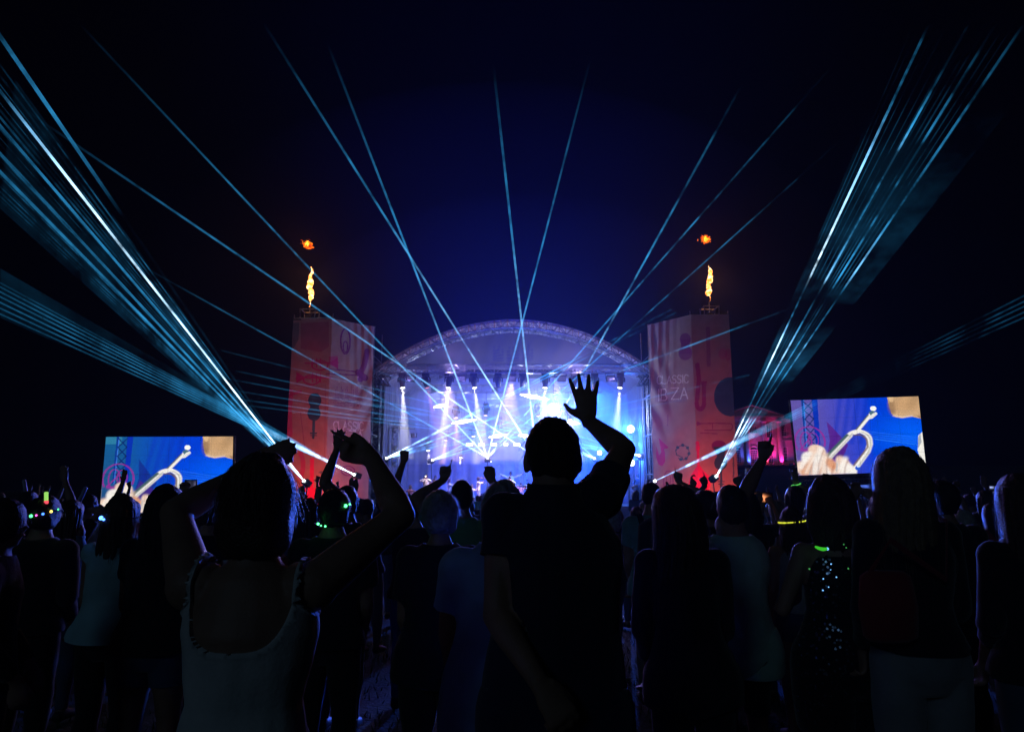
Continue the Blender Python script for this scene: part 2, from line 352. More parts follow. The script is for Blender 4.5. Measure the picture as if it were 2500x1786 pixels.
for i, px in enumerate((1004, 1127, 1249, 1371, 1490)):
    p = front_pt(px); t = thing('flood_light', 'black rectangular flood lamp on the front stage truss, %s from the left' % ords[i], 'stage light', p, 'flood lamps of the front truss')
    b = MB(); b.box(p+V((0, 0, -.28)), (.46, .18, .30)); b.build('housing', M_black, t)
    b = MB(); b.bar(p+V((-.25, 0, -.28)), p+V((-.25, 0, 0)), .015); b.bar(p+V((.25, 0, -.28)), p+V((.25, 0, 0)), .015); b.bar(p+V((-.25, 0, -.0)), p+V((.25, 0, 0)), .015); b.build('bracket', M_black, t)
    b = MB(); b.box(p+V((0, -.095, -.28)), (.40, .006, .22)); b.build('lens', lens_mat((.5, .45, 1), .12), t); spot('crowd_rim_fill', p+V((0, -.3, -.3)), p+V((0, -10, -2.0)), 1500, (.30, .22, 1), 40, .9, .2, t)  # lens glow and violet spot added to rim the crowd; fixture is unlit
    b = MB()
    for k in (0, 1): b.box(p+V((0, -.16, -.12-.32*k)), (.44, .14, .006), Matrix.Rotation(R(20 if k else -20), 3, 'X'))
    b.build('barn_door', M_black, t)
# middle and rear truss lamps: pixel, distance, hang height, direction, lens, power, colour, cone
ml = [(1113, 1003, SY0+4.4, (.05, -.1, -1), warm_l, 150, (1, .5, .18)), (1187, 997, SY0+4.4, (-.1, 0, -1), warm_l, 120, (1, .5, .18)), (1313, 998, SY0+4.4, (.1, 0, -1), warm_l, 80, (1, .6, .4)),
      (1388, 1008, SY0+4.4, (.2, -.1, -1), white_l, 260, SMOKE_W), (1090, 1060, SY0+8.2, (-.12, 0, -1), warm_l, 170, (1, .48, .16)), (1155, 1050, SY0+8.2, (.1, 0, -1), white_l, 150, (1, .93, .7)),
      (1126, 1102, SY0+8.6, (-.05, 0, -1), white_l, 300, (.85, .92, 1)), (1220, 1030, SY0+6.2, (0, -.3, -1), dim_l, 0, None), (1045, 1085, SY0+8.6, (.1, -.1, -1), white_l, 220, (.9, .85, 1)), (1195, 1112, SY0+8.8, (.1, 0, -1), white_l, 120, (1, .85, .85))]
for i, (px, py, Y, d, lm, pw, c) in enumerate(ml):
    p = at(px, py-12, Y)
    t, e = moving_head(p, d, ['warm lamp under the middle stage truss, leftmost of its row', 'orange lamp under the middle truss near stage centre left', 'dim orange lamp under the middle truss right of centre', 'bright white lamp under the middle truss beside the raised hand', 'orange lamp deep in the stage above the left musicians', 'cream lamp deep in the stage above its centre', 'blue-white lamp low at the back of the stage', 'unlit lamp hanging between the stage trusses', 'pale lamp at the back above the white-clad trumpeter', 'rosy lamp low behind the crossing laser beams'][i], lm, 1.15)
    b = MB(); b.bar(p, (p.x, p.y, 7.0 if Y > SY0+5 else 7.2), .02); b.build('drop_pipe', M_black, t)
    if pw: spot('beam_lamp', e, e+V(d), pw*45, c, 19, .35, .06, t)
# bright streaks of stage light, built as tilted glowing tubes
tubes = [((1058, 994), (1092, 987), SY0+5), ((1103, 1033), (1164, 1024), SY0+6.5), ((1270, 963), (1340, 975), SY0+3.2), ((1193, 1067), (1238, 1060), SY0+8.0), ((1266, 1062), (1300, 1065), SY0+8.2), ((1385, 1030), (1416, 1034), SY0+5)]
tn = ['short bright light streak with a flare, upper left in the stage', 'long bright light streak left of stage centre', 'long bright light streak near the star-like lamp, upper right', 'bright light streak above the row of white panels', 'short tube lamp just left of the waving man\'s head', 'small bright light streak under the raised hand']
M_tube = glow('tube_white', (1, .98, .95), 9, True)
for (a, c, Y), lb in zip(tubes, tn):
    p0 = at(*a, Y); p1 = at(*c, Y); m = (p0+p1)/2; t = thing('streak_tube', lb, 'stage light', m, 'bright light streaks in the stage')
    k = [p0.lerp(p1, s) for s in (0, .15, .35, .55, .8, 1)]; b = MB(); b.tube(k, [.02, .06, .10, .10, .05, .015], 10); b.build('tube', M_tube, t, True)
    b = MB(); b.tube([q+V((0, .13, .03)) for q in k], [.05]*6, 6); b.bar(m+V((0, .13, .03)), (m.x, m.y+.13, 7.2), .012); b.build('bracket', M_black, t); point('glare_lamp', m+V((0, -.25, 0)), 110, (.6, .70, 1), .12, t)
# five white LED panels at the back
M_panel = glow('panel_white', (.92, .95, 1), 5, True)
for i, px in enumerate((1146, 1175, 1206, 1235, 1262)):
    p = at(px, 1085, SY1-.7); wv = (.46, .42, .40, .30, .46)[i]
    t = thing('panel_light', 'small white glowing panel at the back of the stage, %s of five from the left' % ords[i], 'stage light', p, 'white panels at the back of the stage')
    b = MB(); b.box(p, (wv, .06, .20)); b.build('housing', M_black, t)
    b = MB(); b.box(p+V((0, -.035, 0)), (wv*.92, .008, .17)); b.build('diffuser', M_panel, t)
    b = MB(); b.bar(p+V((0, .03, .1)), (p.x, SY0+8.4, 6.9), .012); b.build('bracket', M_black, t)
# round lamps: three big + three small lit blue-white on the right, four unlit on the left
def par_can(px, py, Y, r, lm, label, group, face=(-.15, -1, 0)):
    p = at(px, py, Y); d = V(face).normalized(); t = thing('round_lamp', label, 'stage light', p, group)
    b = MB(); b.tube([p+d*.0, p-d*.1, p-d*.3, p-d*.34], [r*1.08, r*1.1, r*.8, r*.4], 14); b.build('housing', M_black, t, True)
    b = MB(); b.ell(p+d*.004, (r, .05, r), 14, 8); b.build('lens', lm, t, True)
    b = MB(); b.bar(p+V((r*1.2, .1, -r)), p+V((r*1.2, .1, r)), .02); b.bar(p+V((-r*1.2, .1, -r)), p+V((-r*1.2, .1, r)), .02); b.build('bracket', M_black, t)
    return p, t
big = lens_mat((.75, .88, 1), 10)
for i, (px, py, r) in enumerate(((1540, 1047, .20), (1540, 1086, .20), (1542, 1129, .18))):
    p, t = par_can(px, py, SY0+2.5, r, big, 'large round lamp shining blue-white, %s of three on the right stage side' % ('top', 'middle', 'lowest')[i], 'round lamps on the right of the stage')
    spot('wash_lamp', p+V((-.1, -.25, 0)), p+V((-2.5, 3, -.3)), 4200, (.01, .11, 1), 150, .8, .2, t); point('glare_lamp', p+V((-.05, -.3, 0)), 520, (.02, .16, 1), .15, t)
    spot('beam_lamp', p+V((-.06, -.2, 0)), p+V((-2.2, -9, .0)), 12000, (.03, .12, 1), 44, .9, .2, t)
for i, (px, py, r) in enumerate(((1498, 1055, .15), (1464, 1105, .14), (1463, 1142, .11))):
    p, t = par_can(px, py, SY0+5.5, r, big, 'smaller round lamp shining blue-white behind the raised arm, %s' % ('top', 'middle', 'lowest')[i], 'round lamps on the right of the stage')
for i, (px, py) in enumerate(((965, 1050), (966, 1094), (964, 1132), (1010, 1062))):
    par_can(px, py, SY0+2.5, .13, pbr('grey_lens', (.35, .33, .42), .4), 'unlit round lamp on the left stage side, %s' % ('top of its column', 'middle of its column', 'lowest of its column', 'single one nearest the backdrop')[i], 'unlit round lamps on the left of the stage', (.2, -1, 0))
b = MB(); p = at(965, 1095, SY0+2.7); b.truss((p.x, p.y, DECK), (p.x, p.y, 5.0), .35, 12, .02, up=(0, 1, 0)); b.truss((p.x-.9, p.y, 5.1), (p.x+1.1, p.y, 5.0), .3, 6, .02); b.build('side_lamp_tower', M_alu, stage)
p = at(1541, 1090, SY0+2.75); b = MB(); b.truss((p.x, p.y+.25, DECK), (p.x, p.y+.25, 4.9), .3, 12, .02, up=(0, 1, 0)); b.build('side_lamp_tower', M_black, stage)
for i, (px, py) in enumerate(((937, 1151), (950, 1166))):
    p, t = par_can(px, py, SY0+.6, .10, lens_mat((.2, .45, 1), 8), 'small blue lamp at the left stage edge, %s one' % ('upper', 'lower')[i], 'small blue lamps by the left leg'); spot('wash_lamp', p+V((0, -.15, 0)), p+V((0, -3, .3)), 120, (.03, .15, 1), 120, .8, .1, t)
# the star-like lamp above the waving man's head
p = at(1351, 999, SY0+1.2); t = thing('follow_spot', 'dazzling white lamp just above the waving man\'s head', 'stage light', p)
d = (CAM-p).normalized(); b = MB(); b.tube([p+d*.02, p-d*.15, p-d*.45, p-d*.5], [.2, .2, .15, .06], 14); b.build('housing', M_black, t, True)
b = MB(); b.ell(p+d*.03, .30, 16, 12); b.build('lens', glow('lens_dazzle', (1, .98, .96), 60), t, True)
b = MB(); b.bar(p-d*.25, (p.x, p.y, 7.55), .025); b.build('bracket', M_black, t)
spot('beam_lamp', p+d*.25, CAM+V((.2, 0, 1.2)), 11000, (.50, .52, 1), 16, 1.0, .12, t)
point('glare_lamp', p+d*.3, 1500, (.46, .60, 1), .2, t)
# blue and violet wash lamps inside the stage (hung on the trusses, facing the backdrop and the deck)
washes = [(-4.6, SY0+4.5, 7.0, (-5.2, SY1, 4.5), 620, (.14, .17, 1), 110), (-1.0, SY0+4.5, 7.0, (-1.5, SY1, 4.2), 1100, (.11, .17, 1), 110), (2.6, SY0+4.5, 7.0, (2.6, SY1, 4.2), 3200, (.02, .13, 1), 110), (4.9, SY0+4.5, 7.0, (5.4, SY1, 4), 4800, (.006, .11, 1), 110),
          (-3.4, SY0+.4, 7.2, (-3.4, SY0+3, DECK+.8), 1500, (1, .64, .72), 44), (0.0, SY0+.4, 7.2, (-.6, SY0+3, DECK+.8), 1500, (1, .66, .74), 44), (2.4, SY0+.4, 7.2, (2.2, SY0+4, DECK+.8), 420, (.85, .68, 1), 46)]
for i, (x, y, z, tg, pw, c, dg) in enumerate(washes):
    p = V((x, y, z+.3)); lb = 'box-shaped wash lamp under the %s truss, %s' % (('middle', 'leftmost') if i == 0 else ('middle', 'left of centre') if i == 1 else ('middle', 'right of centre') if i == 2 else ('middle', 'rightmost') if i == 3 else ('front', ('left third', 'centre', 'right third')[i-4]))
    t = thing('wash_light', lb, 'stage light', p, 'wash lamps of the stage'); dd = (V(tg)-p).normalized(); q = dd.to_track_quat('Z', 'Y').to_matrix()
    b = MB(); b.box(p, (.36, .26, .2), q); b.build('housing', M_black, t); b = MB(); b.box(p+dd*.105, (.32, .22, .008), q); b.build('lens', lens_mat(c, 3), t)
    spot('wash_lamp', p+dd*.14, tg, pw*(3.6 if i < 4 else 5.6), c, dg, .8, .15, t)
# unseen lamps added along the stage front edge to light the haze blue
for i, x in enumerate((-3.4, -1.7, .1, 1.8, 3.5)):
    p = V((x, SY0-.22, DECK+.05)); t = thing('glow_fill_light', 'added blue glow lamp on the stage front edge, %s from the left' % ords[i], 'stage light', p, 'added glow lamps on the stage edge')
    dd = V((-.02*x, -.5, 1)).normalized(); q = dd.to_track_quat('Z', 'Y').to_matrix()
    b = MB(); b.box(p, (.34, .28, .22), q); b.build('housing', M_black, t); b = MB(); b.bar(p+dd*.11, p+dd*.12, .10, 12); b.build('lens', lens_mat((.2, .3, 1), 4), t)
    spot('beam_lamp', p+dd*.2, p+dd*4, 18000, (.006, .028, 1), 74, .95, .12, t)
# two fill lamps added to brighten the gable cloth
for i, x in enumerate((-3.4, 3.6)):
    p = V((x, SY0-.25, 7.45)); t = thing('gable_fill_light', 'small added fill lamp below the arched gable, %s side' % ('left', 'right')[i], 'stage light', p, 'added gable lamps')
    b = MB(); b.box(p, (.25, .2, .16)); b.build('housing', M_black, t); b = MB(); b.box(p+V((0, .02, .085)), (.2, .15, .006)); b.build('lens', lens_mat((.7, .55, 1), 2), t)
    spot('wash_lamp', p+V((0, .05, .15)), (x*.6, SY0+1.15, 9.3), 190, (.55, .42, 1), 140, .9, .15, t)
# ============================================================ BANNER TOWERS
def project(P):
    q = P-np.array(CAM); c, s = math.cos(PITCH), math.sin(PITCH)
    f = q[..., 1]*c+q[..., 2]*s; u = -q[..., 1]*s+q[..., 2]*c
    return 1250+F*q[..., 0]/f, 893-F*u/f
def scale_pts(pts, ox, oy, k): return [(ox+k*x, oy+k*y) for x, y in pts]
MAG = (.55, .03, .22); PUR = (.25, .03, .22); TEAL = (.04, .14, .20); PINK = (.80, .03, .16); WHT = (.92, .88, .86); PALE = (.46, .33, .31)
def prints_left(cv):
    k = .4435; z = lambda pts: scale_pts(pts, 650, 540, k)
    S = lambda pts, w_, c, a=1: cv.stroke(z(pts), w_*k, c, a)
    Pg = lambda pts, c, a=1: cv.poly(z(pts), c, a)
    Pg([(190, 560), (345, 552), (345, 690), (300, 720), (190, 700)], (.38, .14, .22), .8)
    Pg([(135, 560), (182, 556), (178, 650), (150, 700), (132, 690)], TEAL, .6)
    # trumpets
    for y, fl in ((780, 1), (860, -1)):
        x0, x1 = (215, 395) if fl > 0 else (165, 355)
        S([(x0, y), (x1, y)], 9, MAG); S(arc((x0+x1)/2-10, y+12, 45, 26, 0, 360), 8, MAG)
        bx = x1 if fl > 0 else x0
        Pg([(bx, y-32), (bx, y+32), (bx-fl*42, y+6), (bx-fl*42, y-6)], MAG)
        for j in range(3): S([(255+j*22, y-24), (255+j*22, y+24)], 6, MAG)
    # trombone on the wing
    S([(330, 810), (488, 826)], 6, PUR); S([(330, 838), (488, 846)], 6, PUR); S(arc(488, 836, 10, 10, -90, 90), 6, PUR); Pg([(345, 745), (393, 740), (396, 800), (345, 790)], MAG, .7)
    S(arc(436, 660, 26, 70, 0, 360), 8, PUR); S(arc(436, 690, 12, 30, 0, 360), 6, PUR)
    S([(555, 715), (540, 790), (512, 850), (520, 870)], 30, PUR, .9); S([(505, 830), (545, 862)], 34, PUR, .9)
    # cello upside down
    for (cx, cy_, rx, ry) in ((267, 985, 36, 40), (263, 1058, 36, 40)): cv.ell(650+k*cx, 540+k*cy_, rx*k, ry*k, TEAL)
    Pg([(240, 985), (296, 985), (290, 1020), (296, 1060), (232, 1060), (242, 1020)], TEAL); S([(262, 1090), (259, 1190)], 14, TEAL); S([(243, 1165), (277, 1165)], 7, TEAL); S([(245, 1178), (276, 1178)], 6, TEAL)
    S([(125, 940), (118, 1030), (122, 1170)], 46, MAG, .8); S([(130, 955), (190, 935)], 16, MAG, .8)
    S([(188, 1050), (205, 1190), (212, 1250)], 4, PUR, .7)
    # pink guitar
    S([(252, 1310), (250, 1470)], 22, PINK); Pg([(205, 1475), (235, 1462), (262, 1468), (292, 1455), (285, 1500), (300, 1580), (200, 1580)], PINK)
    S(arc(175, 1340, 28, 70, -60, 70), 26, MAG, .8); Pg([(283, 1385), (300, 1372), (322, 1378), (330, 1388)], TEAL, .8); S(arc(450, 1372, 36, 26, 0, 360), 6, PUR); S(arc(450, 1372, 20, 14, 0, 360), 5, PUR)
    S([(326, 900), (322, 1290)], 3, PUR, .5)
    sk = random.Random(5)
    for i in range(20):
        hgt = 60+60*abs(math.sin(i*.9))
        for j in range(int(hgt/9)): cv.put(((abs(cv.X-(650+k*(374+i*8))) < 1.1) & (abs(cv.Y-(540+k*(1018-j*9))) < 1.2)).astype(float), PUR, .75)
    write(cv, 'CLASSIC', 650+k*372, 540+k*1036, 22*k, 44*k, 4*k, 5*k, WHT, .85, .035)
    write(cv, 'IB', 650+k*368, 540+k*1086, 34*k, 58*k, 7*k, 6.5*k, WHT, .85, .035)
    for j in range(7): cv.put(((abs(cv.X-(650+k*443)) < 1.6) & (abs(cv.Y-(540+k*(1092+j*9))) < 1.3)).astype(float), PUR, .8)
    write(cv, 'ZA', 650+k*458, 540+k*1086, 34*k, 60*k, 8*k, 6.5*k, WHT, .85, .035)
    for j in range(5): S([(366+j*18, 1200+6*(j % 2)), (378+j*18, 1250)], 5, MAG, .7)
def prints_right(cv):
    k = .4433; z = lambda pts: scale_pts(pts, 1560, 540, k)
    S = lambda pts, w_, c, a=1: cv.stroke(z(pts), w_*k, c, a)
    Pg = lambda pts, c, a=1: cv.poly(z(pts), c, a)
    E = lambda x, y, rx, ry, c, a=1: cv.ell(1560+k*x, 540+k*y, rx*k, ry*k, c, a)
    E(255, 650, 30, 35, PUR, .8); E(255, 725, 38, 40, PUR, .8); Pg([(228, 650), (282, 650), (278, 690), (290, 730), (220, 730), (232, 690)], PUR, .8)
    S([(380, 590), (384, 790)], 22, PUR, .6); E(462, 730, 24, 30, MAG, .5); E(490, 735, 16, 34, MAG, .5)
    S([(322, 790), (330, 870), (320, 980)], 24, (.36, .03, .20)); S(arc(338, 1000, 20, 34, 180, 0), 24, (.36, .03, .20)); S([(358, 1000), (358, 890)], 22, (.36, .03, .20)); Pg([(340, 880), (376, 880), (364, 930), (350, 930)], (.36, .03, .20))
    E(505, 965, 92, 108, (.04, .13, .22))
    for i in range(22):
        hgt = 50+75*abs(math.sin(i*.8+.4))
        for j in range(int(hgt/8)): cv.put(((abs(cv.X-(1560+k*(92+i*8))) < 1.1) & (abs(cv.Y-(540+k*(992-j*8))) < 1.1)).astype(float), PUR, .7)
    write(cv, 'CLASSIC', 1560+k*100, 540+k*1016, 23*k, 42*k, 4.5*k, 5*k, WHT, .9, -.045)
    write(cv, 'IB', 1560+k*104, 540+k*1070, 34*k, 62*k, 8*k, 6.5*k, WHT, .9, -.04)
    for j in range(7): cv.put(((abs(cv.X-(1560+k*158)) < 1.6) & (abs(cv.Y-(540+k*(1068+j*9))) < 1.3)).astype(float), PUR, .8)
    write(cv, 'ZA', 1560+k*178, 540+k*1066, 40*k, 62*k, 10*k, 6.5*k, WHT, .9, -.04)
    S([(318, 1112), (500, 1112)], 6, PUR, .8); S([(360, 1150), (500, 1150)], 6, PUR, .8); S(arc(500, 1131, 15, 19, -90, 90), 6, PUR, .8); Pg([(318, 1098), (318, 1128), (350, 1114)], PUR, .8); S([(405, 1112), (405, 1150)], 4, PUR, .8); S([(340, 1165), (430, 1168)], 8, PUR, .6)
    Pg([(108, 1190), (165, 1248), (140, 1252), (146, 1320), (128, 1348), (108, 1340), (94, 1300), (96, 1240), (112, 1290), (122, 1270)], MAG)
    for a in range(6): cv.ell(1560+k*(240+36*math.cos(a*.85-2.4)), 540+k*(1272+40*math.sin(a*.85-2.4)), 9*k, 9*k, TEAL)
    S(arc(240, 1272, 36, 40, -160, 130), 4, TEAL); S([(203, 1256), (206, 1285), (238, 1298), (245, 1316)], 5, TEAL)
    E(322, 1220, 11, 12, PINK); E(324, 1245, 12, 22, PINK); S([(325, 1250), (328, 1360)], 14, PINK); Pg([(320, 1345), (337, 1345), (358, 1375), (385, 1400), (396, 1450), (380, 1490), (330, 1510), (280, 1490), (276, 1430), (290, 1390)], PINK)
    E(440, 1235, 40, 30, PUR); E(450, 1330, 36, 38, TEAL); Pg([(408, 1240), (484, 1240), (470, 1290), (484, 1335), (416, 1335), (430, 1290)], TEAL); S([(452, 1365), (453, 1440)], 12, TEAL); Pg([(443, 1440), (463, 1440), (458, 1470), (447, 1470)], TEAL); S([(436, 1432), (470, 1432)], 6, TEAL); S([(438, 1446), (468, 1446)], 6, TEAL)
    S(arc(162, 1430, 26, 58, 0, 360), 6, PUR, .7); S(arc(162, 1420, 12, 30, 0, 360), 5, PUR, .7)
    S([(520, 1300), (522, 1430)], 8, TEAL, .8)
def tower(name, label, cols, prints, fold_side):
    """cols: plan points left to right as (px, Y, pytop)"""
    P3 = [(at(px, 1000, Y).x, Y, at(px, top, Y).z) for px, Y, top in cols]
    cx = sum(p[0] for p in P3)/len(P3); t = thing(name, label, 'tower', (cx, P3[1][1], 0))
    nU, nV = 190, 400; u = np.linspace(0, len(P3)-1, nU); ip = np.arange(len(P3))
    X = np.interp(u, ip, [p[0] for p in P3]); Y = np.interp(u, ip, [p[1] for p in P3]); T = np.interp(u, ip, [p[2] for p in P3])
    v = np.linspace(0, 1, nV)[:, None]; Z = .25+(T[None, :]-.25)*v; Xg = np.repeat(X[None, :], nV, 0); Yg = np.repeat(Y[None, :], nV, 0)
    e = (u/(len(P3)-1))[None, :]; e = e if fold_side > 0 else 1-e                       # 1 at the wing's free edge
    # folds: diagonal pulls at the free edge, soft vertical waves, tie tension at the top
    f = .11*np.clip(e-.72, 0, 1)/.28*np.sin((Z*1.5-e*14)*2.2)*np.clip(1-abs(v-.62)*2.4, 0, 1)
    f += .09*np.clip(e-.6, 0, 1)*2*np.sin(e*70+Z*.6)*np.clip(1-abs(v-.95)*3, 0, 1)
    f += .034*np.sin(e*17+Z*.8)*np.cos(Z*1.1+e*4)+.010*np.sin(Z*5.3+e*9)
    f += .04*np.sin(e*40+Z*4)*np.clip(.14-v, 0, 1)*5
    P = np.stack([Xg, Yg+f, Z], -1); px, py = project(P); cv = Canvas(px, py, PALE); prints(cv)
    me = grid_mesh('banner', P, cv.c); me.materials.append(M_banner); link('banner', me, t)
    b = MB()                                                                             # scaffold frame behind the cloth
    pts = [V((p[0], p[1]+.12, 0)) for p in P3]; back = [V((p[0], p[1]+2.2, 0)) for p in P3]
    for (q, p) in list(zip(pts, P3))+list(zip(back, P3)): b.bar(q, q+V((0, 0, p[2]+.05)), .03)
    for zz in (.3, 2.3, 4.3, 6.3, 8.3):
        for ring in (pts+back[::-1],):
            for i in range(len(ring)): b.bar(ring[i]+V((0, 0, zz)), ring[(i+1) % len(ring)]+V((0, 0, zz)), .024)
    for i in range(len(pts)-1): b.bar(pts[i]+V((0, 0, .3)), pts[i+1]+V((0, 0, 4.3)), .02); b.bar(pts[i]+V((0, 0, 4.3)), pts[i+1]+V((0, 0, 8.3)), .02)
    o = (0, 1) if fold_side > 0 else (len(P3)-2, len(P3)-1)
    zt = P3[o[0]][2]
    for i in o:
        b.bar(pts[i]+V((0, 0, zt)), pts[i]+V((0, 0, zt+.22)), .03); b.bar(back[i]+V((0, 0, zt)), back[i]+V((0, 0, zt+.22)), .03); b.bar(pts[i]+V((0, 0, zt+.02)), back[i]+V((0, 0, zt+.02)), .03)
    b.bar(pts[o[0]]+V((0, 0, zt+.02)), pts[o[1]]+V((0, 0, zt+.02)), .03)
    b.build('scaffold', M_alu, t)
    for i in range(len(P3)):                                                             # plain side and back sheets
        pass
    b = MB(); q0, q1 = (pts[0], back[0]) if fold_side > 0 else (pts[-1], back[-1]); h = zt-.05
    b.add([q0+V((0, 0, .3)), q1+V((0, 0, .3)), q1+V((0, 0, h)), q0+V((0, 0, h))], [(0, 1, 2, 3)]); b.build('side_sheet', M_sheet, t)
    b = MB(); m = (pts[o[0]]+pts[o[1]]+back[o[0]]+back[o[1]])/4; b.box(m+V((0, 0, zt-.06)), (abs(pts[o[1]].x-pts[o[0]].x)+.1, 2.2, .06)); b.build('top_platform', M_deck, t)
    return t, m+V((0, 0, zt)), P3
M_banner = attr_mat('banner_print', 'print'); M_sheet = pbr('plain_banner', PALE, .8, .1, 2)
tl, topl, PL = tower('banner_tower', 'banner-clad tower left of the stage with a dark cello and brass instruments', [(704, 33.6, 777), (801, 33.4, 778), (907, 34.9, 797)], prints_left, 1)
tr, topr, PR = tower('banner_tower', 'banner-clad tower right of the stage with a pink double bass and blue circle', [(1590, 34.9, 793), (1697, 33.4, 768), (1792, 33.4, 768)], prints_right, -1)
# coloured uplights at the foot of each tower
def uplight(x, y, tg, pw, c, label, deg=100):
    p = V((x, y, .18)); t = thing('uplight', label, 'stage light', (x, y, 0), 'uplights at the tower feet'); d = (V(tg)-p).normalized(); q = d.to_track_quat('Z', 'Y').to_matrix()
    b = MB(); b.box(p, (.4, .26, .2), q); b.build('housing', M_black, t); b = MB(); b.box(p+d*.105, (.36, .22, .008), q); b.build('lens', lens_mat(c, 4), t); spot('wash_lamp', p+d*.15, tg, pw, c, deg, .9, .2, t)
uplight(-10.0, 30.9, (-9.6, 33.6, 2.8), 310, (1, .105, .075), 'orange uplight at the left tower, outer one'); uplight(-8.0, 31.2, (-8.2, 34.2, 2.6), 310, (1, .105, .08), 'orange uplight at the left tower, inner one')
uplight(8.2, 31.2, (8.2, 34.2, 2.4), 310, (1, .11, .09), 'orange uplight at the right tower, inner one'); uplight(10.0, 30.9, (9.7, 33.6, 2.6), 310, (1, .11, .085), 'orange uplight at the right tower, outer one')
for sx, nm in ((-1, 'left'), (1, 'right')):      # rosy lamp on a stand further out lights the upper cloth
    p = V((sx*9.0, 26.5, 2.2)); t = thing('stand_light', 'rosy lamp on a stand before the %s tower' % nm, 'stage light', (p.x, p.y, 0), 'rosy stand lamps'); tg = V((sx*9.0, 33.8, 6.0)); d = (tg-p).normalized(); q = d.to_track_quat('Z', 'Y').to_matrix()
    b = MB(); b.bar((p.x, p.y, 0), p, .025); [b.bar((p.x+.4*math.cos(a), p.y+.4*math.sin(a), .01), (p.x, p.y, .6), .015) for a in (0, 2.1, 4.2)]; b.build('stand', M_black, t); b = MB(); b.box(p, (.3, .24, .2), q); b.build('housing', M_black, t); b = MB(); b.box(p+d*.105, (.26, .2, .008), q); b.build('lens', lens_mat((1, .2, .3), 3), t)
    spot('wash_lamp', p+d*.15, tg, 300, (1, .11, .20), 52, .9, .2, t)

# ============================================================ FLAMES
def flame_mat(name, c0, c1, c2, s, sc_):
    m = bpy.data.materials.new(name); n, l = nodes(m); n.remove(n['Principled BSDF']); tc = n.new('ShaderNodeTexCoord'); nz = n.new('ShaderNodeTexNoise'); nz.inputs['Scale'].default_value = sc_; nz.inputs['Detail'].default_value = 5
    l.new(tc.outputs['Object'], nz.inputs['Vector']); rp = n.new('ShaderNodeValToRGB'); cr = rp.color_ramp; cr.elements[0].position = .36; cr.elements[0].color = c2+(1,); cr.elements[1].position = .62; cr.elements[1].color = c0+(1,); e = cr.elements.new(.48); e.color = c1+(1,)
    l.new(nz.outputs['Fac'], rp.inputs['Fac']); em = n.new('ShaderNodeEmission'); l.new(rp.outputs['Color'], em.inputs[0]); em.inputs[1].default_value = s; l.new(em.outputs[0], n['Material Output'].inputs['Surface']); m.cycles.emission_sampling = 'NONE'; return m
M_jet = flame_mat('flame_jet', (1, .70, .34), (1, .36, .06), (1, .18, .015), 3.0, 6); M_ball = flame_mat('fire_ball', (1, .55, .06), (1, .34, .01), (1, .14, .0), 2.6, 6); M_ball2 = flame_mat('fire_ball_edge', (1, .24, .01), (.8, .08, .0), (.45, .02, .0), 1.6, 6)
def lumpy(o, amp, sc_):
    me = o.data; n = len(me.vertices); co = np.empty(n*3); me.vertices.foreach_get('co', co); co = co.reshape(-1, 3); from mathutils import noise
    no = np.empty(n*3); me.vertices.foreach_get('normal', no); no = no.reshape(-1, 3)
    d = np.array([noise.fractal(V(c)*sc_, 1.0, 2.0, 4) for c in co]); co += no*(d*amp)[:, None]; me.vertices.foreach_set('co', co.reshape(-1)); me.update()
